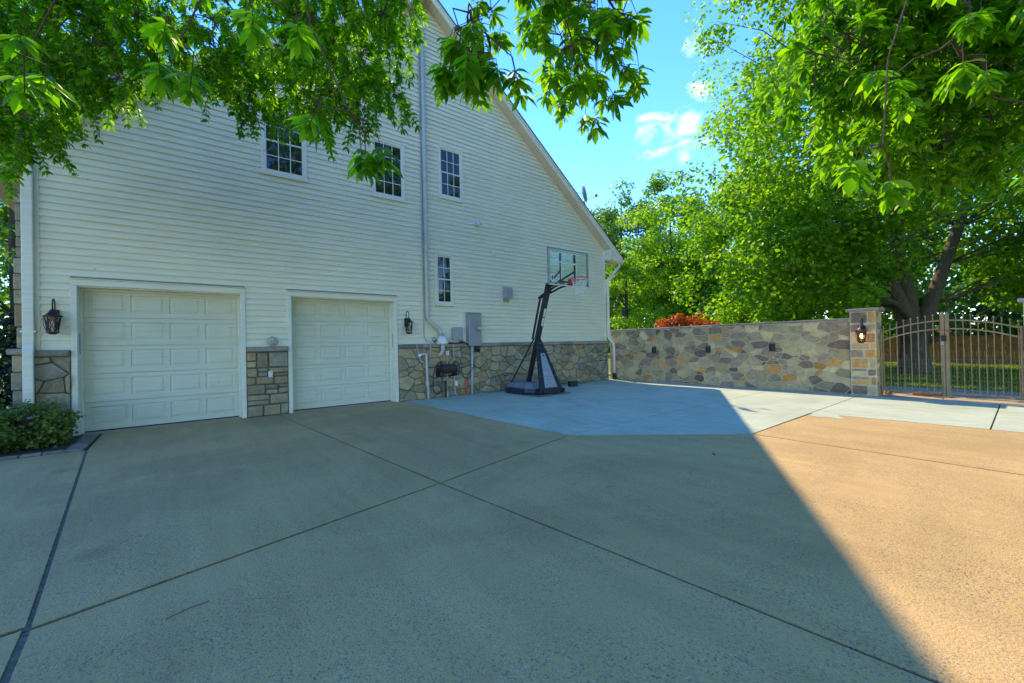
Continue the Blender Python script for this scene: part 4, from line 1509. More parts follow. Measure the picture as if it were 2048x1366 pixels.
t = thing('electric_meter', 'tall blue grey electric meter box with round glass meter', 'meter box', (6.9, -.12, 1.42))
MB().box(6.62, 7.06, -0.235, -0.022, 1.44, 2.41).build('cabinet', 'meter', t, bevel=0.012)
MB().box(6.61, 7.07, -0.245, -0.02, 2.41, 2.43).build('lid', 'meter', t, bevel=0.004)
MB().box(6.46, 6.615, -0.05, -0.02, 1.50, 2.44).build('back_board', 'trim', t)
mt = MB().lathe([(0.085, 0), (0.085, .03), (0.075, .045)], (6.94, -.235, 1.97), 20, axis=(0, -1, 0)).build('meter_ring', 'bronze', t)
MB().lathe([(0.070, 0), (0.068, .05), (0.055, .075), (0.02, .085)], (6.94, -.28, 1.97), 18, axis=(0, -1, 0)).build('meter_dome', 'statue', mt, smooth=True)
MB().tube([(6.745, -.17, 1.44), (6.745, -.17, 0.9), (6.735, -.16, .5), (6.725, -.15, -.02)], 0.042, 10).build('service_conduit', 'blue_pipe', t, smooth=True)
for k, x in enumerate((6.87, 6.94, 7.0)):
    MB().tube([(x, -.14, 1.44), (x + .01, -.15, 1.36), (x - .02, -.16, 1.29), (x + .03, -.14, 1.25), (x + .05, -.12, 1.34)], 0.014, 6).build('loose_wires', 'iron', t)
t = thing('junction_box', 'square grey junction box beside the meter cabinet', 'junction box', (6.3, -.08, 1.6))
MB().box(6.13, 6.44, -0.15, -0.02, 1.63, 1.99).build('box_body', 'grey_box', t, bevel=0.006)
MB().box(6.12, 6.45, -0.157, -0.1505, 1.62, 2.0).build('cover', 'grey_box', t, bevel=0.002)
for k in range(3):
    x = 6.38 + k * .055
    MB().tube([(x, -.08, 1.63), (x - .01, -.10, 1.57), (x + .01, -.11, 1.53), (x + .03, -.09, 1.58)], 0.009, 6).build('cable_loop', 'iron', t)
t = thing('exhaust_hood', 'beige metal exhaust hood projecting from the siding', 'vent hood', (8.2, -.1, 3.0))
MB().box(7.98, 8.30, -0.04, -0.015, 2.80, 3.34).build('flange', 'trim', t, bevel=0.004)
MB().add([(8.02, -.035, 3.32), (8.27, -.035, 3.32), (8.27, -.25, 3.28), (8.02, -.25, 3.28), (8.02, -.035, 2.97), (8.27, -.035, 2.97), (8.27, -.25, 2.93), (8.02, -.25, 2.93)],
         [(0, 3, 2, 1), (0, 4, 7, 3), (1, 2, 6, 5), (3, 7, 6, 2)]).build('hood', 'grey_box', t)
MB().box(8.04, 8.25, -0.08, -0.041, 2.83, 2.93).build('grille', 'grey_box', t)
t = thing('flood_light', 'small white security light high on the siding', 'light', (7.1, -.06, 5.2))
MB().lathe([(0.06, 0), (0.06, .03)], (7.06, -.02, 5.2), 14, axis=(0, -1, 0)).build('mount', 'white', t)
MB().lathe([(0.03, 0), (0.07, .04), (0.085, .12), (0.08, .15)], (7.08, -.05, 5.20), 14, axis=(.35, -.8, -.35)).build('head', 'white', t, smooth=False)
t = thing('wall_sensor', 'flat white sensor plate on the siding under security light', 'sensor', (7.75, -.03, 4.36))
MB().box(7.64, 7.80, -0.04, -0.018, 4.27, 4.45).build('plate', 'siding', t, bevel=0.005)
MB().box(7.70, 7.76, -0.06, -0.0405, 4.30, 4.42).build('sensor_eye', 'siding', t, bevel=0.004)
t = thing('vent_grille', 'dark crawl space vent in the stone base by the corner', 'vent', (12.85, -.06, .5))
MB().box(12.62, 13.02, -0.105, -0.0505, 0.30, 0.76).build('frame', 'grey_box', t, bevel=0.005)
for k in range(6):
    MB().box(12.65, 12.99, -0.112, -0.1055, 0.335 + k * .067, 0.372 + k * .067).build('louvre', 'hs1', t)
MB().box(12.60, 13.04, -0.16, -0.0505, 0.765, 0.785).build('drip_cap', 'iron', t)

t = thing('drain_pipe', 'white plastic drain pipe with elbow standing against stone base', 'pipe', (5.3, -.16, 0))
MB().tube([(5.10, -.05, 1.23), (5.10, -.16, 1.23), (5.14, -.175, 1.245), (5.20, -.175, 1.25), (5.245, -.175, 1.22), (5.25, -.175, 1.15), (5.262, -.175, .45), (5.275, -.175, .40), (5.29, -.175, -.02)], 0.036, 10).build('pipe', 'pvc', t, smooth=True)
MB().lathe([(0.048, -.06), (0.052, .0), (0.048, .06)], (5.265, -.175, .43), 12).build('coupling', 'pvc', t)
MB().lathe([(0.03, 0), (0.042, .02), (0.042, .06)], (5.08, -.12, 1.22), 10, axis=(-.5, -.8, 0)).build('cap', 'white', t)

t = thing('hose_reel', 'dark wall mounted hose reel with coiled hose', 'hose reel', (5.85, -.15, .55))
for x in (5.60, 6.10):
    ring = [(x, -.30 + .20 * math.cos(a), .82 + .20 * math.sin(a)) for a in [2 * math.pi * k / 24 for k in range(25)]]
    wh = MB().tube(ring, 0.014, 6, cap=False)
    for k in range(6):
        a = math.pi * k / 6
        wh.tube([(x, -.30 + .20 * math.cos(a), .82 + .20 * math.sin(a)), (x, -.30 - .20 * math.cos(a), .82 - .20 * math.sin(a))], 0.008, 5)
    wh.build('reel_wheel', 'brown_plastic', t)
MB().tube([(5.60, -.30, .82), (6.10, -.30, .82)], 0.075, 12).build('drum', 'brown_plastic', t)
coil = []
for k in range(0, 150):
    a = k * .55
    coil.append((5.64 + .42 * (k / 150), -.30 + .125 * math.cos(a), .82 + .125 * math.sin(a)))
MB().tube(coil, 0.017, 5).build('coiled_hose', 'brown_plastic', t)
MB().box(5.58, 6.12, -0.11, -0.06, .58, .62).box(5.57, 5.60, -.30, -.06, .60, .84).box(6.10, 6.13, -.30, -.06, .60, .84).build('bracket', 'iron', t)
tag(MB().tube([(5.62, -.24, 1.02), (5.50, -.20, .9), (5.44, -.18, .6), (5.43, -.18, .3), (5.50, -.18, .14), (5.60, -.18, .12), (5.68, -.19, .2), (5.70, -.2, .45), (5.68, -.25, .75)], 0.013, 7).build('garden_hose', 'dark_hose', smooth=True),
    'dark green hose loop hanging below the hose reel', 'hose')
t = thing('outlet_conduit', 'thin grey conduit from vent fan down to white outlet box', 'conduit', (6.18, -.12, 0))
MB().tube([(5.86, -.18, 1.56), (5.98, -.16, 1.59), (6.10, -.13, 1.56), (6.14, -.12, 1.46), (6.15, -.12, .6), (6.16, -.12, .12), (6.19, -.13, .04), (6.26, -.14, .005)], 0.017, 8).build('conduit', 'blue_pipe', t, smooth=True)
MB().box(6.15, 6.235, -0.175, -.10, .30, .45).build('outlet_box', 'white', t, bevel=0.006)
t = thing('valve_box', 'white square outlet cover above the hose reel', 'outlet', (5.94, -.1, 1.2))
MB().box(5.88, 5.99, -0.135, -0.075, 1.19, 1.32).build('cover', 'white', t, bevel=0.006)
MB().tube([(5.93, -.11, 1.19), (5.93, -.11, .0)], 0.014, 7).build('riser', 'blue_pipe', t)
t = thing('capped_pipe', 'short dark capped pipe stub below the hose reel', 'pipe stub', (5.88, -.2, 0))
MB().tube([(5.83, -.17, -.01), (5.83, -.17, .42), (5.81, -.17, .47)], 0.022, 8).build('stub', 'iron', t)
MB().tube([(5.885, -.18, -.01), (5.885, -.18, .16)], 0.016, 8).build('white_stub', 'pvc', t)
t = thing('garden_tool', 'orange red handled tool leaning against stone base', 'tool', (6.55, -.15, 0))
MB().tube([(6.53, -.14, .47), (6.53, -.15, .42), (6.545, -.19, .0)], [0.018, 0.03, 0.034], 8).build('handle', 'red_tool', t)
MB().tube([(6.17, -.13, .86), (6.36, -.12, .66), (6.53, -.14, .46), (6.62, -.13, .60), (6.75, -.22, .82), (6.77, -.22, 1.05)], 0.010, 6).build('cord', 'dark_hose', t)
MB().tube([(6.30, -.13, .32), (6.33, -.12, .18), (6.32, -.13, .0)], 0.011, 6).build('thin_rod', 'red_tool', t)
tag(MB().tube([(5.88, -.20, 1.545), (6.0, -.16, 1.54), (6.3, -.145, 1.54), (6.52, -.14, 1.545), (6.60, -.15, 1.50), (6.66, -.2, 1.43)], 0.017, 7).build('power_cable', 'iron', smooth=True),
    'thick black power cable running along stone sill to the meter cabinet', 'cable')
tag(MB().tube([(5.50, -.15, 1.60), (5.44, -.15, 1.66), (5.50, -.15, 1.71), (5.58, -.15, 1.64), (5.50, -.16, 1.56), (5.46, -.16, 1.585), (5.52, -.16, 1.62), (5.62, -.17, 1.58)], 0.012, 6).build('coiled_cable', 'iron', smooth=True),
    'small black cable coil beside the vent fan', 'cable')
tag(MB().tube([(6.80, -.12, .30), (6.95, -.13, .12), (7.15, -.16, .04), (7.45, -.22, .016), (7.8, -.16, .016), (8.6, -.14, .016), (9.5, -.20, .016), (10.4, -.42, .016), (11.2, -.45, .02), (12.0, -.30, .05), (12.4, -.2, .16), (12.8, -.16, .45), (13.0, -.13, .8), (13.1, -.13, 1.15), (13.15, -.14, 1.5)],
              0.016, 8).build('garden_hose', 'hose', smooth=True), 'green hose lying along stone base and hanging at house corner', 'hose')

t = thing('sun_face', 'weathered cast sun face ornament standing on stone sill', 'ornament', (1.54, -.10, 1.525))
C = Vector((1.54, -.10, 1.645))
MB().lathe([(0.075, -.02), (0.08, .01), (0.065, .035), (0.03, .05)], C, 18, axis=(0, -1, 0)).build('face', 'statue', t, smooth=True)
for k in range(14):
    a = 2 * math.pi * k / 14
    d, e = Vector((math.cos(a), 0, math.sin(a))), Vector((-math.sin(a), 0, math.cos(a)))
    MB().tube([C + d * .07, C + d * .095 + e * .012, C + d * .118 + e * (.02 if k % 2 else -.016)], [.020, .018, .006], 6).build('ray', 'statue', t)
MB().tube([C + Vector((0, -.05, .025)), C + Vector((0, -.062, -.012))], [.008, .013], 6).build('nose', 'statue', t)
for s in (-1, 1):
    MB().tube([C + Vector((s * .018, -.044, .022)), C + Vector((s * .042, -.038, .02))], .009, 6).build('eye', 'shadow_core', t)
MB().tube([C + Vector((-.025, -.045, -.032)), C + Vector((0, -.05, -.04)), C + Vector((.025, -.045, -.032))], .006, 6).build('mouth', 'shadow_core', t)
t = thing('wall_outlet', 'white weatherproof outlet on the stone between garage doors', 'outlet', (1.5, -.1, .85))
MB().box(1.455, 1.54, -0.125, -0.07, .85, .985).build('cover', 'white', t, bevel=0.008)
MB().box(1.47, 1.525, -0.132, -0.1255, .865, .93).build('flap', 'white', t, bevel=0.003)

# satellite dish on the roof edge
t = thing('satellite_dish', 'grey satellite dish on a bent mast at roof edge', 'satellite dish', (11.55, -.30, 6.6))
DC = Vector((11.38, -.60, 6.84))
ax = Vector((0.75, -0.62, 0.20)).normalized()
dish = MB().lathe([(0.0, -.06), (0.11, -.045), (0.20, -.015), (0.255, .022), (0.262, .026), (0.25, .018), (0.2, -.022), (0.1, -.056)], DC, 28, axis=ax, squash=1.25)
dish.build('reflector', 'dish', t, smooth=True)
MB().tube([(11.62, -.36, 6.62), (11.63, -.42, 6.68), (11.60, -.50, 6.78), (11.50, -.56, 6.84), (11.40, -.60, 6.84)], 0.02, 8).build('mast', 'dish', t, smooth=True)
MB().obox((11.62, -.352, 6.60), (.06, 0, -.045), (0, .012, 0), (.04, 0, .05)).build('mount_plate', 'dish', t)
MB().tube([DC + Vector((0, 0, -.25)), DC + ax * .42 + Vector((0, 0, -.2))], 0.010, 6).build('feed_arm', 'dish', t)
MB().obox(DC + ax * .44 + Vector((0, 0, -.17)), (.03, 0, 0), (0, .04, 0), (0, 0, .05)).build('receiver', 'dish', t, bevel=0.006)
MB().tube([DC - ax * .05, (11.15, -.38, 6.92)], 0.010, 6).build('stay_rod', 'dish', t)

# stockade fence in the back garden
t = thing('board_fence', 'brown wooden board fence across the back lawn', 'fence', (33, -9, -.09))
rnd = random.Random(5)
for k in range(9):
    p = MB()
    y = -2.0 - k * 2.0
    for i in range(14):
        h = 1.42 + rnd.uniform(-.02, .02)
        p.box(33.0 + rnd.uniform(-.008, .008), 33.022, y - i * .142 - .134, y - i * .142, -.05, h)
    pn = p.build('fence_panel', 'fence_wood', t)
    MB().box(33.03, 33.12, y - .05, y + .04, -.09, 1.5).build('fence_post', 'fence_wood', t)
    MB().box(32.985, 32.9905, y - 2.0, y - .02, .72, .78).build('fence_rail', 'fence_wood', t)
# litter on the driveway
for (x, y, a, L), lab in (((0.0, -7.66, .25, .10), 'thin bent twig lying on the concrete, longest of the litter'), ((3.35, -7.95, -.3, .045), 'small dark twig on concrete slab below the crossing joint'),
                          ((4.35, -8.25, .5, .06), 'thin dry stalk on shaded concrete near the joint'), ((5.3, -8.05, .9, .035), 'crumpled dark leaf on shaded concrete')):
    d = Vector((math.cos(a), math.sin(a), 0))
    tag(MB().tube([Vector((x, y, .006)) - d * L, Vector((x, y + .006, .010)), Vector((x, y, .005)) + d * L], 0.0022 if L > .04 else .008, 5).build('fallen_twig', 'twig'), lab, 'twig')

# ------------------------------------------------------------------ vegetation


def unit(a):
    return a / np.maximum(1e-9, np.linalg.norm(a, axis=1, keepdims=True))


def cards(P, D, N_, L, W, fold=0.12):
    """Small folded leaves: base P, direction D, normal N_, length L, width W."""
    S = unit(np.cross(D, N_))
    N_ = np.cross(S, D)
    L, W = L[:, None], W[:, None]
    v = np.stack([P, P + D * L * .5 + S * W * .5 + N_ * W * fold, P + D * L, P + D * L * .5 - S * W * .5 + N_ * W * fold], 1)
    n = len(P)
    b = np.arange(n)[:, None] * 4
    f = np.concatenate([b + np.array([[0, 1, 2]]), b + np.array([[0, 2, 3]])], 1).reshape(-1, 3)
    return v.reshape(-1, 3), f


def long_leaves(P, D, N_, L, W, droop=0.25):
    """Lance-shaped leaves with a bent midrib."""
    S = unit(np.cross(D, N_))
    N_ = np.cross(S, D)
    L, W = L[:, None], W[:, None]
    dn = -N_ * L * droop

    def at(t):
        return P + D * L * t + dn * t * t
    v = np.stack([P, at(.35) + S * W * .42 + N_ * W * .14, at(.68) + S * W * .5 + N_ * W * .14, at(1.0),
                  at(.68) - S * W * .5 + N_ * W * .14, at(.35) - S * W * .42 + N_ * W * .14, at(.35), at(.68)], 1)
    b = np.arange(len(P))[:, None] * 8
    tri = [(0, 1, 6), (1, 2, 7), (1, 7, 6), (2, 3, 7), (0, 6, 5), (6, 7, 4), (6, 4, 5), (7, 3, 4)]
    f = np.concatenate([b + np.array([t]) for t in tri], 1).reshape(-1, 3)
    return v.reshape(-1, 3), f


def clump_leaves(centers, radii, per, size, rs, squash=0.75, up=0.55):
    """Leaves spread through round clumps; normals lean outwards and up."""
    n = len(centers) * per
    c = np.repeat(np.asarray(centers), per, 0)
    r = np.repeat(np.asarray(radii), per)[:, None]
    d = unit(rs.normal(size=(n, 3)))
    rad = rs.uniform(0.25, 1.0, (n, 1)) ** 0.6
    off = d * rad * r
    off[:, 2] *= squash
    P = c + off
    N_ = unit(d * .7 + np.array([[0, 0, up]]) + rs.normal(0, .55, (n, 3)))
    t = unit(np.cross(N_, rs.normal(size=(n, 3))))
    t = unit(t + d * .3 - np.array([[0, 0, .25]]))
    L = rs.uniform(.7, 1.25, n) * size
    return cards(P, t, N_, L, L * rs.uniform(.62, .9, n))


def tree(name, label, base, stems, crowns, leaf, bark, seed, group=None, limbs=26, cat='tree'):
    """stems: list of (path, radii); crowns: list of (centre, radii, clumps, per clump, leaf size, clump radius, reject)."""
    rs = np.random.RandomState(seed)
    t = thing(name, label, cat, base, group)
    tk = MB()
    nodes = []
    for path_, rr in stems:
        tk.tube(path_, rr, 10)
        nodes += [(Vector(p), r_) for p, r_ in zip(path_[1:], rr[1:])]
    vs_, fs_ = [], []
    o = 0
    for cen, rad, ncl, per, size, cr, rej in crowns:
        cs = []
        guard = 0
        while len(cs) < ncl and guard < ncl * 30:
            guard += 1
            d = rs.normal(size=3)
            d /= np.linalg.norm(d)
            k = rs.uniform(.15, 1.0) ** .42 * (1 + .16 * math.sin(5.1 * d[0] + seed) * math.cos(4.3 * d[1] + 2 * seed) + .10 * math.sin(9 * d[2] + 3 * d[0]))
            p = np.array(cen) + d * k * np.array(rad)
            if p[2] < .35 or (rej and rej(p)):
                continue
            cs.append(p)
        cs = np.array(cs)
        rr = rs.uniform(.6, 1.35, len(cs)) * cr
        v, f = clump_leaves(cs, rr, per, size, rs)
        vs_.append(v)
        fs_.append(f + o)
        o += len(v)
        for p in cs[rs.permutation(len(cs))[:min(limbs, len(cs) // 5)]]:
            P_ = Vector(p)
            q, r0 = min(nodes, key=lambda a: (a[0] - P_).length * rs.uniform(.7, 1.4) + (3 if a[0].z > P_.z else 0))
            mid = q.lerp(P_, .5) + Vector((0, 0, .12 * (P_ - q).length))
            tk.tube([q, mid, P_], [min(.055, max(.02, r0 * .3)), .022, .008], 6)
    tk.build('trunk', bark, t, smooth=True)
    np_mesh('crown', np.concatenate(vs_), np.concatenate(fs_), leaf, t, base)
    return t


RIGHT = Vector((0.785, -0.619, 0))
FWD = Vector((0.619, 0.785, 0))


def rel(base, a, d, z):
    """Point at a metres to the right, d metres further off, z up from a tree's base."""
    p = Vector(base) + RIGHT * a + FWD * d
    return (p.x, p.y, z)


# the big multi-stemmed maple behind the gate
MBASE = (23.85, -7.42, -0.09)


def maple_gap(p):
    v = Vector((p[0] - MBASE[0], p[1] - MBASE[1], 0))
    a, d = v.dot(RIGHT), v.dot(FWD)
    gx, gy = p[0] - .327 * p[2], p[1] - .917 * p[2]
    if 16.3 < gx < 27 and -13 < gy < -6.5 and math.sin(gx * 2.4 + gy * .5) > -.35:
        return True                       # open lanes in the crown that let the sun onto the lawn
    return -1.7 < a < 3.2 and p[2] < 7.2 and d < 1.5


mb = MBASE
tree('maple_tree', 'large spreading green maple with several dark stems behind the metal gate', mb,
     [([rel(mb, 0, 0, -.15), rel(mb, 0, 0, .25), rel(mb, -.02, 0, .9), rel(mb, 0, 0, 1.5)], [.72, .52, .44, .42]),
      ([rel(mb, -.12, 0, 1.2), rel(mb, -.45, 0, 2.6), rel(mb, -1.15, 0, 4.2), rel(mb, -1.9, .1, 5.6), rel(mb, -2.8, .2, 7.4), rel(mb, -3.4, .2, 10.0), rel(mb, -3.8, .2, 13)], [.34, .29, .25, .21, .17, .12, .06]),
      ([rel(mb, .05, .1, 1.2), rel(mb, -.1, .1, 3.0), rel(mb, -.55, .1, 5.2), rel(mb, -.6, .1, 7.5), rel(mb, -.8, .1, 10), rel(mb, -.7, 0, 14)], [.34, .29, .25, .22, .17, .08]),
      ([rel(mb, .2, 0, 1.2), rel(mb, .7, 0, 2.7), rel(mb, 1.35, 0, 4.4), rel(mb, 2.0, 0, 6.0), rel(mb, 2.8, 0, 8.5), rel(mb, 3.4, 0, 12)], [.32, .25, .21, .18, .14, .06]),
      ([rel(mb, -.3, -.1, 2.1), rel(mb, -1.2, -.6, 2.75), rel(mb, -2.6, -1.2, 3.1), rel(mb, -4.2, -1.8, 3.6)], [.12, .10, .075, .03])],
     [(rel(mb, -.6, .2, 10.3), (8.3, 6.5, 9.2), 350, 215, .19, 1.15, maple_gap),
      (rel(mb, -5.2, -.6, 4.3), (3.3, 3.0, 3.3), 85, 200, .18, .85, maple_gap),
      (rel(mb, 5.6, -1.2, 4.6), (2.7, 2.7, 3.2), 55, 200, .19, .85, maple_gap)],
     'leaf_maple', 'bark', 11, limbs=60)
b_ = (29.5, 6.8, -.09)
tree('broadleaf_tree', 'bright green rounded tree rising behind the garden wall', b_, [([(29.5, 6.8, -.1), (29.5, 6.8, 3), (29.6, 6.8, 7), (29.5, 6.8, 11)], [.28, .22, .15, .05])],
     [((29.5, 6.8, 8.4), (3.5, 3.5, 5.5), 120, 190, .22, .95, None), ((30.5, 5.4, 4.0), (3.6, 3.6, 3.4), 60, 190, .22, .9, None)], 'leaf_bright', 'bark_dark', 23)
b_ = (34.9, 15.2, -.09)
tree('broadleaf_tree', 'dark blue green tall tree just past the roof eave', b_, [([(34.9, 15.2, -.1), (34.9, 15.2, 5), (34.6, 15.2, 10), (34.7, 15.2, 14)], [.32, .26, .18, .06])],
     [((34.9, 15.2, 10.2), (4.3, 4.3, 6.2), 130, 170, .26, 1.1, None)], 'leaf_dark', 'bark_dark', 37)
b_ = (26.4, -0.9, -.09)
tree('broadleaf_tree', 'full leafy green tree standing behind red maple and garden wall', b_, [([(26.4, -.9, -.1), (26.3, -.9, 2.5), (26.5, -.8, 6), (26.4, -.9, 9)], [.25, .2, .14, .05])],
     [((26.4, -.9, 6.0), (4.4, 4.4, 5.4), 150, 190, .20, .95, None)], 'leaf_maple', 'bark_dark', 41)
b_ = (18.3, 2.9, -.09)
tree('young_tree', 'slim dark trunked young tree beside the house corner', b_, [([(18.3, 2.9, -.1), (18.32, 2.9, 1.5), (18.4, 2.85, 3.2), (18.5, 2.9, 5.2)], [.13, .11, .09, .04])],
     [((18.45, 2.9, 5.0), (1.5, 1.5, 1.4), 26, 130, .15, .5, None), ((18.1, 2.6, 2.0), (1.4, 1.2, .9), 16, 120, .14, .4, None)], 'leaf_bright', 'bark_dark', 43, limbs=14)
b_ = (15.2, -2.25, -.09)
tree('japanese_maple', 'orange red japanese maple showing over the garden wall', b_, [([(15.2, -2.25, -.1), (15.25, -2.2, .6), (15.15, -2.3, 1.3), (15.2, -2.2, 2.0)], [.08, .07, .05, .02])],
     [((15.2, -2.3, 1.95), (1.0, 1.05, .46), 50, 150, .085, .26, None)], 'leaf_red', 'bark_dark', 47, limbs=20)
# wood round the back garden: separate trees, each with its own crown
WOOD = [((40, -3, 15), 'leaf_dark', 'dark green wood tree behind the tallest maple, left of board fence'), ((42, -11, 17), 'leaf_maple', 'green wood tree directly behind the board fence'), ((37, -17, 14), 'leaf_dark', 'dark wood tree at the right end of board fence'),
        ((44, 4, 18), 'leaf_maple', 'tall mid green wood tree between bright and spreading trees'), ((46, 12, 17), 'leaf_dark', 'dark wood tree filling the gap behind bright rounded tree'), ((40, 22, 15), 'leaf_maple', 'green wood tree partly hidden behind the house corner'),
        ((31, -14.5, 9), 'leaf_dark', 'low dark tree in front of the board fence'), ((36, 9, 11), 'leaf_bright', 'lower bright green tree behind the slim young tree')]
for i, ((x, y, h), lf, lab) in enumerate(WOOD):
    tree('wood_tree', lab, (x, y, -.09), [([(x, y, -.1), (x + .1, y, h * .3), (x, y + .1, h * .6), (x, y, h * .85)], [.30, .24, .16, .05])],
         [((x, y, h * .56), (h * .30, h * .30, h * .46), 95, 150, .30, 1.15, None)], lf, 'bark_dark', 100 + i * 7, group='trees of the wood behind the garden', limbs=14)
# tall trees on the far side of the drive, mirrored in the windows
for i, (x, y, h) in enumerate([(-9, -31, 20), (-1, -30, 25), (8, -29, 24), (17, -31, 24), (26, -29, 20)]):
    tree('street_tree', 'tall green tree across the drive, opposite the garage doors', (x, y, -.09), [([(x, y, -.1), (x + .1, y, h * .3), (x, y + .1, h * .6), (x, y, h * .85)], [.35, .28, .18, .05])],
         [((x, y, h * .55), (h * .24, h * .24, h * .44), 90, 120, .38, 1.3, None)], 'leaf_maple', 'bark_dark', 500 + i * 3, group='tall trees across the drive', limbs=10)
# the wood beyond, one mass of leaves
rs = np.random.RandomState(90)
n_ = 2000
ang = rs.uniform(R(-75), R(112), n_)
rr_ = rs.uniform(54, 72, n_)
hh = rs.uniform(0.0, 1.0, n_) ** 1.3 * (11.5 + 3.0 * np.sin(ang * 7) + 1.6 * np.sin(ang * 17 + 1))
cs_ = np.stack([8 + rr_ * np.cos(ang), -2 + rr_ * np.sin(ang), hh + .8], 1)
v, f = clump_leaves(cs_, rs.uniform(1.2, 2.4, n_), 48, .75, rs)
wd = np_mesh('woodland', v, f, 'leaf_dark')
wd['kind'] = 'stuff'
wd['label'] = 'distant mass of green woodland closing the view'
wd['category'] = 'woodland'
# behind the entrance front, at the far left
for i, ((x, y, h), lf, lab) in enumerate([((-5.4, 15, 10), 'leaf_dark', 'airy dark tree beyond the left stone corner'), ((-9.5, 24, 12), 'leaf_dark', 'tall background tree far beyond the entrance front')]):
    tree('garden_tree', lab, (x, y, -.09), [([(x, y, -.1), (x + .1, y, h * .3), (x, y, h * .6), (x, y, h * .85)], [.22, .18, .12, .04])],
         [((x, y, h * .60), (h * .28, h * .28, h * .40), 70, 110, .20, .8, None)], lf, 'bark_dark', 300 + i, group='trees beyond the entrance front', limbs=20)


def shrub(name, label, base, rad, n, per, size, leaf, seed, cr=.16):
    rs = np.random.RandomState(seed)
    t = thing(name, label, 'shrub', base)
    cs = []
    while len(cs) < n:
        d = unit(rs.normal(size=(1, 3)))[0]
        p = np.array(base) + np.array([0, 0, rad[2] * .95]) + d * np.array(rad) * rs.uniform(.5, 1.0) ** .5
        if p[2] > .05:
            cs.append(p)
    v, f = clump_leaves(np.array(cs), rs.uniform(.7, 1.3, n) * cr, per, size, rs, .8, .8)
    st = MB()
    for p in cs[::3]:
        m_ = Vector(base).lerp(Vector(p), .5) + Vector((0, 0, .05))
        st.tube([Vector(base), m_, Vector(p)], [.012, .008, .004], 5)
    st.build('stems', 'twig', t)
    np_mesh('foliage', v, f, leaf, t, base)


shrub('azalea_shrub', 'low rounded green shrub in the bed by left garage door', (-2.02, -.85, 0.0), (.58, .50, .34), 110, 46, .062, 'leaf_shrub', 5)
shrub('azalea_shrub', 'taller ragged shrub behind the low rounded one in bed', (-2.75, -.45, 0.0), (.48, .45, .42), 70, 40, .062, 'leaf_shrub', 6)
shrub('holly_shrub', 'dark glossy holly bush beyond the left stone corner', (-3.15, 2.6, 0.0), (.62, .9, 1.25), 120, 40, .085, 'leaf_holly', 7, .24)

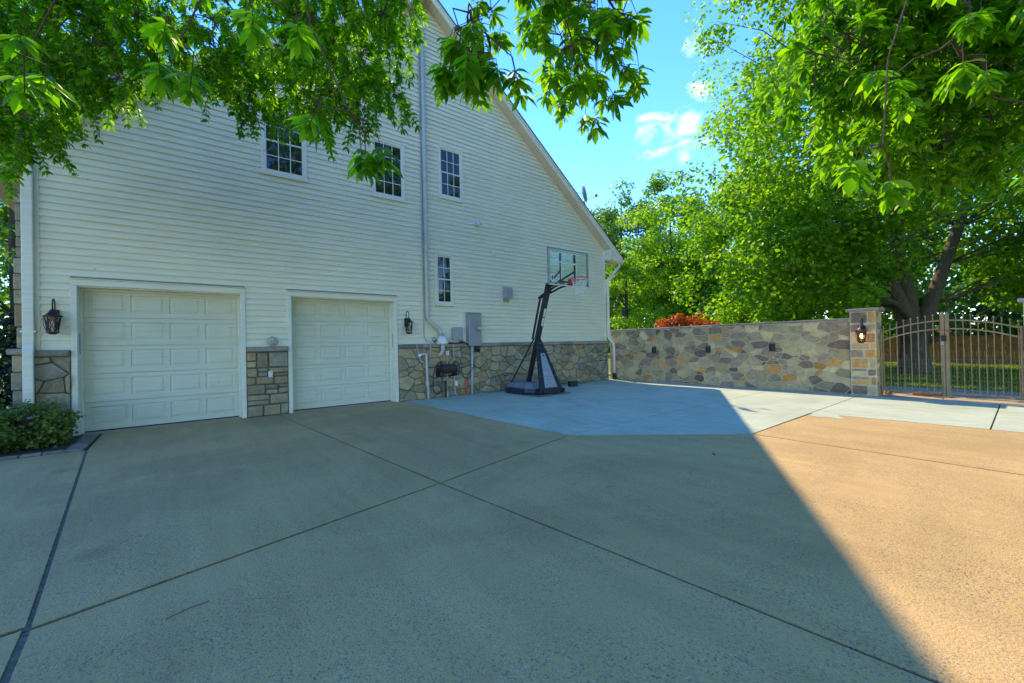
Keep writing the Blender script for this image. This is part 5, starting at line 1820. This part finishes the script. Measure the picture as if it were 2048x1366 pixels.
# overhanging oaks: trunks behind the camera, drooping branches in front of it
CL = {}
CL["left_far"] = [(-2.36,-0.75,5.84),(1.84,-6.2,4.14),(2.07,-5.06,6.31),(-0.0,-3.17,6.14),(0.35,-3.51,5.1),(-1.69,-3.75,5.06),(1.57,-3.93,6.67),(1.39,-5.39,5.67),(0.76,-3.53,6.64),(-2.27,-1.6,4.22),(-1.14,-3.12,5.72),(2.16,-4.67,6.05),(-0.52,-2.97,6.26),(-1.38,-3.14,5.99),(-0.84,-2.56,5.05),(-2.13,-2.11,4.61),(-0.65,-2.77,5.9),(1.64,-4.82,5.2),(-0.78,-2.45,5.5),(0.94,-5.43,5.62),(2.29,-5.65,6.28),(-1.68,-3.74,3.77),(-0.53,-2.65,5.19),(-2.29,-1.33,6.83),(-1.41,-1.84,4.72),(-1.38,-3.88,3.9),(-2.01,-2.13,3.89),(-1.71,-2.53,5.49),(0.29,-5.01,4.97),(-0.62,-4.09,5.45),(-2.08,-0.98,6.86),(-0.33,-2.67,6.33),(-0.06,-4.43,4.88),(1.88,-4.47,6.56),(-1.75,-2.06,5.47),(-1.41,-2.98,4.01),(-0.31,-3.21,6.26),(0.12,-4.6,5.07),(-1.58,-3.15,5.35),(1.12,-5.93,3.91),(-0.91,-2.7,5.31),(0.83,-4.26,4.89),(-2.28,-1.4,5.28),(-1.01,-3.0,4.59),(1.76,-5.36,4.39),(0.19,-4.46,4.7),(2.3,-5.03,5.35),(1.13,-5.03,5.7),(1.45,-4.71,4.89),(0.97,-3.92,5.59),(-1.96,-2.42,5.93),(-1.23,-2.37,4.77),(0.62,-5.42,5.49),(-1.14,-3.54,5.91),(0.71,-3.51,5.18),(-1.85,-3.25,4.84),(-0.73,-4.36,4.67),(-1.34,-3.98,3.68),(-0.47,-2.78,6.8),(1.35,-5.87,4.67),(1.52,-5.11,4.55),(0.61,-4.46,5.34),(2.15,-4.75,6.91),(-1.64,-2.58,4.87),(-0.44,-3.42,5.26),(-0.91,-4.3,4.9),(0.63,-3.57,6.14),(-0.27,-2.93,5.94),(-1.66,-2.19,4.89),(-0.14,-2.86,6.12),(1.48,-4.69,5.88),(-0.99,-2.5,6.37),(0.7,-3.48,5.56),(1.3,-4.55,6.25),(1.08,-5.89,4.82),(-0.03,-2.82,5.98),(1.46,-3.72,5.35),(-1.75,-3.2,5.29),(1.58,-6.16,4.31),(1.01,-5.01,4.45),(1.48,-6.0,5.18),(-1.76,-2.75,4.03),(0.86,-5.53,4.62),(-1.3,-3.5,4.49),(1.27,-6.08,5.31),(-1.98,-2.43,4.39),(-1.66,-3.02,5.94),(2.3,-5.05,5.65),(-1.81,-2.66,4.41),(-0.83,-4.0,4.49),(0.25,-2.88,6.81),(-1.23,-1.85,6.0),(-1.88,-1.85,4.84),(1.65,-5.83,4.66),(-1.07,-3.22,5.95),(1.69,-5.27,4.88),(1.18,-4.98,5.16),(1.09,-5.89,5.51),(-0.01,-3.93,6.06),(-1.57,-1.91,6.46),(-1.05,-2.5,5.98),(-1.59,-1.66,6.22),(-1.14,-2.45,5.36),(1.07,-3.99,4.83),(1.34,-3.92,4.8),(-0.3,-2.53,7.04),(2.35,-4.94,6.72),(-0.99,-3.26,6.15),(-0.78,-2.81,6.58),(-1.4,-2.31,5.26),(-0.36,-2.56,5.45),(2.2,-5.0,4.96),(1.58,-5.21,5.66),(-1.42,-3.48,5.12),(1.48,-5.42,5.25),(-0.39,-4.15,5.72),(2.05,-4.96,4.76),(-0.69,-2.6,6.89),(1.13,-5.49,5.23),(-0.54,-3.31,5.8),(1.93,-4.47,5.06),(1.86,-5.62,5.59),(-1.1,-3.97,4.79),(-0.75,-2.96,5.53),(0.89,-4.87,4.77),(0.96,-5.48,5.0),(1.92,-5.87,5.27),(-0.97,-4.29,4.37),(-0.65,-4.2,5.14),(-1.81,-2.58,4.81),(1.93,-6.34,5.19),(-1.06,-4.24,5.11),(0.56,-4.13,4.67),(-2.18,-0.94,5.75),(-1.88,-1.5,6.48),(1.4,-5.35,4.22),(-1.92,-1.24,6.92),(-1.55,-3.66,5.2),(0.29,-4.93,4.86),(-0.64,-4.57,5.26),(-0.33,-4.67,4.94),(-1.98,-2.0,5.45),(1.7,-4.52,6.82),(1.33,-4.92,5.35),(0.24,-3.25,6.8),(-1.45,-2.79,4.25),(1.04,-3.58,6.76),(0.82,-4.19,5.51),(-1.53,-2.52,5.54),(-1.05,-3.82,4.74),(2.2,-5.74,5.51),(1.79,-5.39,6.15),(0.61,-3.49,6.63),(1.96,-6.05,5.59),(1.2,-5.28,4.69),(0.92,-3.75,6.43),(-1.27,-3.9,4.52),(0.72,-4.28,4.67),(0.42,-4.85,4.65),(-1.61,-2.13,6.17),(-1.45,-2.42,4.63),(-0.52,-4.43,4.3),(0.82,-3.88,5.35),(-0.82,-3.4,5.38),(-0.22,-4.1,5.02)]
CL["left_near"] = [(0.63,-8.65,2.47),(-0.54,-7.88,2.68),(-0.0,-8.14,2.83),(-0.04,-7.64,3.54),(0.34,-8.42,3.02)]
CL["mid"] = [(1.36,-8.47,3.3),(1.54,-8.33,3.52),(1.41,-8.7,3.14),(1.47,-8.43,3.22),(1.4,-8.6,3.03),(1.44,-8.49,3.25),(1.66,-8.4,3.61),(1.43,-8.35,3.27)]
CL["midr"] = [(2.69,-8.41,3.47),(1.98,-8.77,3.27),(2.28,-8.53,3.35),(2.36,-8.8,3.3),(2.06,-8.83,3.62),(2.05,-8.58,3.64),(2.37,-8.94,3.57),(2.39,-8.72,3.89),(2.61,-8.37,3.8),(2.1,-8.81,3.02),(2.42,-8.79,3.79),(2.34,-8.38,3.75),(2.18,-8.32,4.07),(1.84,-8.67,3.78),(2.1,-8.66,3.78),(2.05,-8.57,3.8),(2.73,-8.48,3.9),(2.55,-8.8,3.57),(2.1,-8.64,4.03),(2.4,-8.64,3.86),(2.16,-8.45,4.22),(2.23,-8.84,3.38),(2.55,-8.57,4.2),(2.32,-8.34,4.28)]
CL["right_far"] = [(5.61,-10.02,3.89),(5.34,-10.28,4.56),(7.05,-9.91,4.17),(6.91,-9.52,4.24),(5.6,-9.81,3.82),(5.64,-10.24,3.52),(8.1,-10.71,4.03),(7.48,-10.3,4.03),(4.93,-9.67,3.66),(6.09,-10.46,4.46),(6.0,-9.93,3.2),(6.03,-10.8,4.04),(5.63,-10.3,3.74),(6.4,-10.48,3.27),(4.49,-9.62,3.76),(6.0,-10.74,3.17),(7.09,-10.57,5.24),(5.25,-9.8,3.4),(7.48,-10.14,3.68),(6.81,-9.52,4.69),(7.5,-10.73,4.84),(5.64,-10.15,3.12),(6.7,-9.9,4.86),(5.21,-9.68,4.26),(6.18,-9.24,5.06),(5.6,-9.8,4.6),(6.1,-9.58,4.08),(6.69,-9.92,5.35),(6.67,-10.0,4.92),(5.89,-9.27,3.78),(6.21,-10.46,3.87),(5.88,-10.64,4.08),(6.65,-10.76,4.92),(8.25,-10.67,4.84),(5.73,-10.78,3.23),(5.98,-10.41,3.28),(6.4,-10.7,4.62),(6.94,-10.81,3.94),(6.57,-9.55,5.63),(6.07,-10.74,3.81),(4.39,-9.57,4.2),(4.64,-9.97,4.23),(5.51,-9.92,4.97),(7.07,-10.27,4.78),(6.7,-10.59,4.12),(5.51,-9.22,5.3),(6.95,-10.65,3.97),(4.84,-9.34,4.17),(5.27,-9.58,4.62),(4.17,-9.54,3.62),(8.22,-10.64,3.6),(6.65,-9.91,3.74),(5.39,-10.38,4.52),(5.05,-9.87,4.12),(7.08,-10.14,4.52),(6.58,-10.38,4.3),(5.83,-9.25,5.57),(7.4,-10.46,3.91),(4.64,-9.67,3.92),(6.34,-9.48,5.7),(5.07,-9.88,3.94),(6.05,-10.81,4.3),(6.21,-9.53,3.51),(7.46,-10.37,4.93),(5.89,-10.31,4.4),(5.96,-10.16,3.81),(6.68,-9.94,4.6),(5.72,-10.19,4.68),(6.12,-10.16,4.5),(8.15,-10.51,5.14),(5.85,-10.67,4.58),(8.1,-10.59,5.54),(6.74,-9.62,3.38),(6.56,-9.23,3.67),(4.99,-9.72,3.43),(4.87,-9.74,3.84),(6.66,-10.59,3.64),(5.19,-10.05,4.33),(6.82,-9.6,3.78),(5.82,-9.64,4.79),(6.11,-9.25,5.52),(6.68,-10.49,4.21),(5.19,-9.3,4.52),(8.07,-10.53,4.49),(4.7,-9.77,4.42),(5.25,-9.97,4.08),(6.72,-9.68,3.53),(6.4,-10.05,4.26),(5.96,-9.26,4.05),(7.88,-10.3,5.61),(7.08,-10.17,4.74),(6.55,-10.12,4.89),(6.79,-9.98,3.32),(6.56,-10.3,3.92),(5.0,-9.8,4.47)]
CL["right_near"] = [(2.81,-10.18,2.33),(3.52,-10.32,3.58),(3.76,-10.39,3.06),(4.11,-10.66,2.54),(3.65,-10.5,3.32),(3.23,-10.16,2.85)]


def oak(label, base, trunk, limbs, far, mid_, near, crown_c, crown_r, seed, far_style):
    rs = np.random.RandomState(seed)
    t = thing('oak_tree', label, 'tree', base, 'overhanging oaks by the driveway')
    wood = MB()
    wood.tube(trunk[0], trunk[1], 14)
    nodes = []
    for path_, rr in limbs:
        wood.tube(path_, rr, 8)
        for a, b in zip(path_[:-1], path_[1:]):
            for k in range(5):
                nodes.append(Vector(a).lerp(Vector(b), k / 5))
    wood.build('trunk', 'bark', t, smooth=True)
    tw = MB()
    pools = {.22: list(nodes), .20: list(nodes), far_style[0]: list(nodes)}
    P, D, N_, L, W = [], [], [], [], []
    for c, spread, ntw, nodes_per, leaf_n, length in [(c, *far_style) for c in sorted(far, key=lambda a: -a[2])] + [(c, .22, 4, 3, 5, .105) for c in sorted(mid_, key=lambda a: -a[2])] + [(c, .20, 4, 3, 6, .098) for c in near]:
        C_ = Vector(c)
        top = C_ + Vector((0, 0, spread * .55))
        q = min(pools[spread], key=lambda a: (a - top).length + (2.0 if a.z < top.z + .02 else 0))
        m1 = q.lerp(top, .55) + Vector((rs.normal(0, .05), rs.normal(0, .05), .05))
        jt = min(.12, .12 * (top - q).length)
        m0 = q.lerp(m1, .5) + Vector((rs.normal(0, jt), rs.normal(0, jt), jt))
        m2 = m1.lerp(top, .5) + Vector((rs.normal(0, .06), rs.normal(0, .06), .06))
        tw.tube([q, m0, m1, m2, top], [.010, .008, .006, .005, .004], 5)
        pools[spread].append(top)
        for k in range(ntw):
            a = rs.uniform(0, 2 * math.pi)
            r_ = spread * rs.uniform(.25, 1.0)
            end = C_ + Vector((math.cos(a) * r_, math.sin(a) * r_, -spread * rs.uniform(-.75, .9)))
            md = top.lerp(end, .5) + Vector((math.cos(a) * .05, math.sin(a) * .05, .06))
            tw.tube([top, md, end], [.004, .003, .0018], 4, cap=False)
            dirn = (end - md).normalized()
            for j in range(nodes_per):
                s_ = 1.0 - j * .2
                at_ = md.lerp(end, s_) if s_ > 0 else md
                nl = leaf_n + (2 if j == 0 else 0)
                for i in range(nl):
                    b = 2 * math.pi * (i + rs.uniform(-.2, .2)) / nl
                    side = Vector((math.cos(b), math.sin(b), 0))
                    side = (side - dirn * side.dot(dirn))
                    d = (dirn * (.55 if j == 0 else .25) + side * .9 + Vector((0, 0, -.12))).normalized()
                    P.append(at_)
                    D.append(d)
                    N_.append(Vector((rs.normal(0, .5), rs.normal(0, .5), 1.0)) + dirn * -.4)
                    L.append(length * rs.uniform(.55, 1.35))
                    W.append(.33 * rs.uniform(.7, 1.3))
    L = np.array(L)
    v, f = long_leaves(np.array(P), unit(np.array(D)), unit(np.array(N_)), L, L * np.array(W))
    tw.build('twigs', 'twig', t)['kind'] = 'stuff'
    np_mesh('leaves', v, f, 'leaf_oak', t, base)
    # the rest of the crown, over and behind the camera
    cs = []
    while len(cs) < 90:
        d = unit(rs.normal(size=(1, 3)))[0]
        p = np.array(crown_c) + d * np.array(crown_r) * rs.uniform(.3, 1.0) ** .4
        cs.append(p)
    v, f = clump_leaves(np.array(cs), rs.uniform(.6, 1.2, 90) * .8, 110, .17, rs)
    np_mesh('crown', v, f, 'leaf_oak', t, base)


oak('oak whose drooping leafy branches hang before the garage doors', (-1.6, -15.2, -.09),
    ([(-1.6, -15.2, -.1), (-1.6, -15.1, 1), (-1.5, -15, 4), (-1.4, -14.8, 6.5), (-1.3, -14.5, 9)], [.38, .30, .26, .22, .12]),
    [([(-1.4, -14.8, 5.5), (-1.0, -12.5, 7.0), (-.6, -9, 8.0), (-.4, -5.5, 8.2), (-.9, -3, 7.9), (-1.6, -1.2, 7.4)], [.16, .13, .10, .07, .05, .03]),
     [(-.6, -9, 8.0), (.8, -7, 7.9), (2.0, -6, 7.7), (2.9, -5.2, 7.3)] and ([(-.6, -9, 8.0), (.8, -7, 7.9), (2.0, -6, 7.7), (2.9, -5.2, 7.3)], [.08, .06, .045, .025]),
     ([(-1.0, -12.5, 7.0), (-.6, -10.4, 5.6), (-.2, -9.2, 4.6), (.3, -8.4, 4.2)], [.06, .045, .03, .02])],
    CL['left_far'], [], CL['left_near'], (-1.8, -16.5, 8.5), (4.0, 3.2, 3.2), 61, (.36, 12, 5, 6, .076))
oak('oak whose long lance shaped leaves hang before sky and maple', (6.8, -15.0, -.09),
    ([(6.8, -15, -.1), (6.8, -14.9, 1), (6.7, -14.8, 4), (6.6, -14.6, 6.5), (6.6, -14.4, 9)], [.36, .29, .25, .2, .12]),
    [([(6.7, -14.7, 4.8), (6.3, -13, 6.0), (5.8, -11, 6.6), (5.6, -9.6, 6.5), (5.9, -8.4, 6.1)], [.15, .12, .09, .06, .03]),
     ([(6.3, -13, 6.0), (4.6, -11, 6.2), (3.2, -9.2, 6.0), (2.4, -8.0, 5.7), (2.2, -7.2, 5.4)], [.09, .07, .05, .035, .02]),
     ([(5.8, -11, 6.6), (4.4, -10.6, 5.2), (3.4, -10.2, 4.2)], [.05, .035, .02])],
    CL['right_far'], CL['mid'] + CL['midr'], CL['right_near'], (7.4, -16.3, 8.3), (4.0, 3.2, 3.0), 67, (.40, 9, 4, 6, .112))
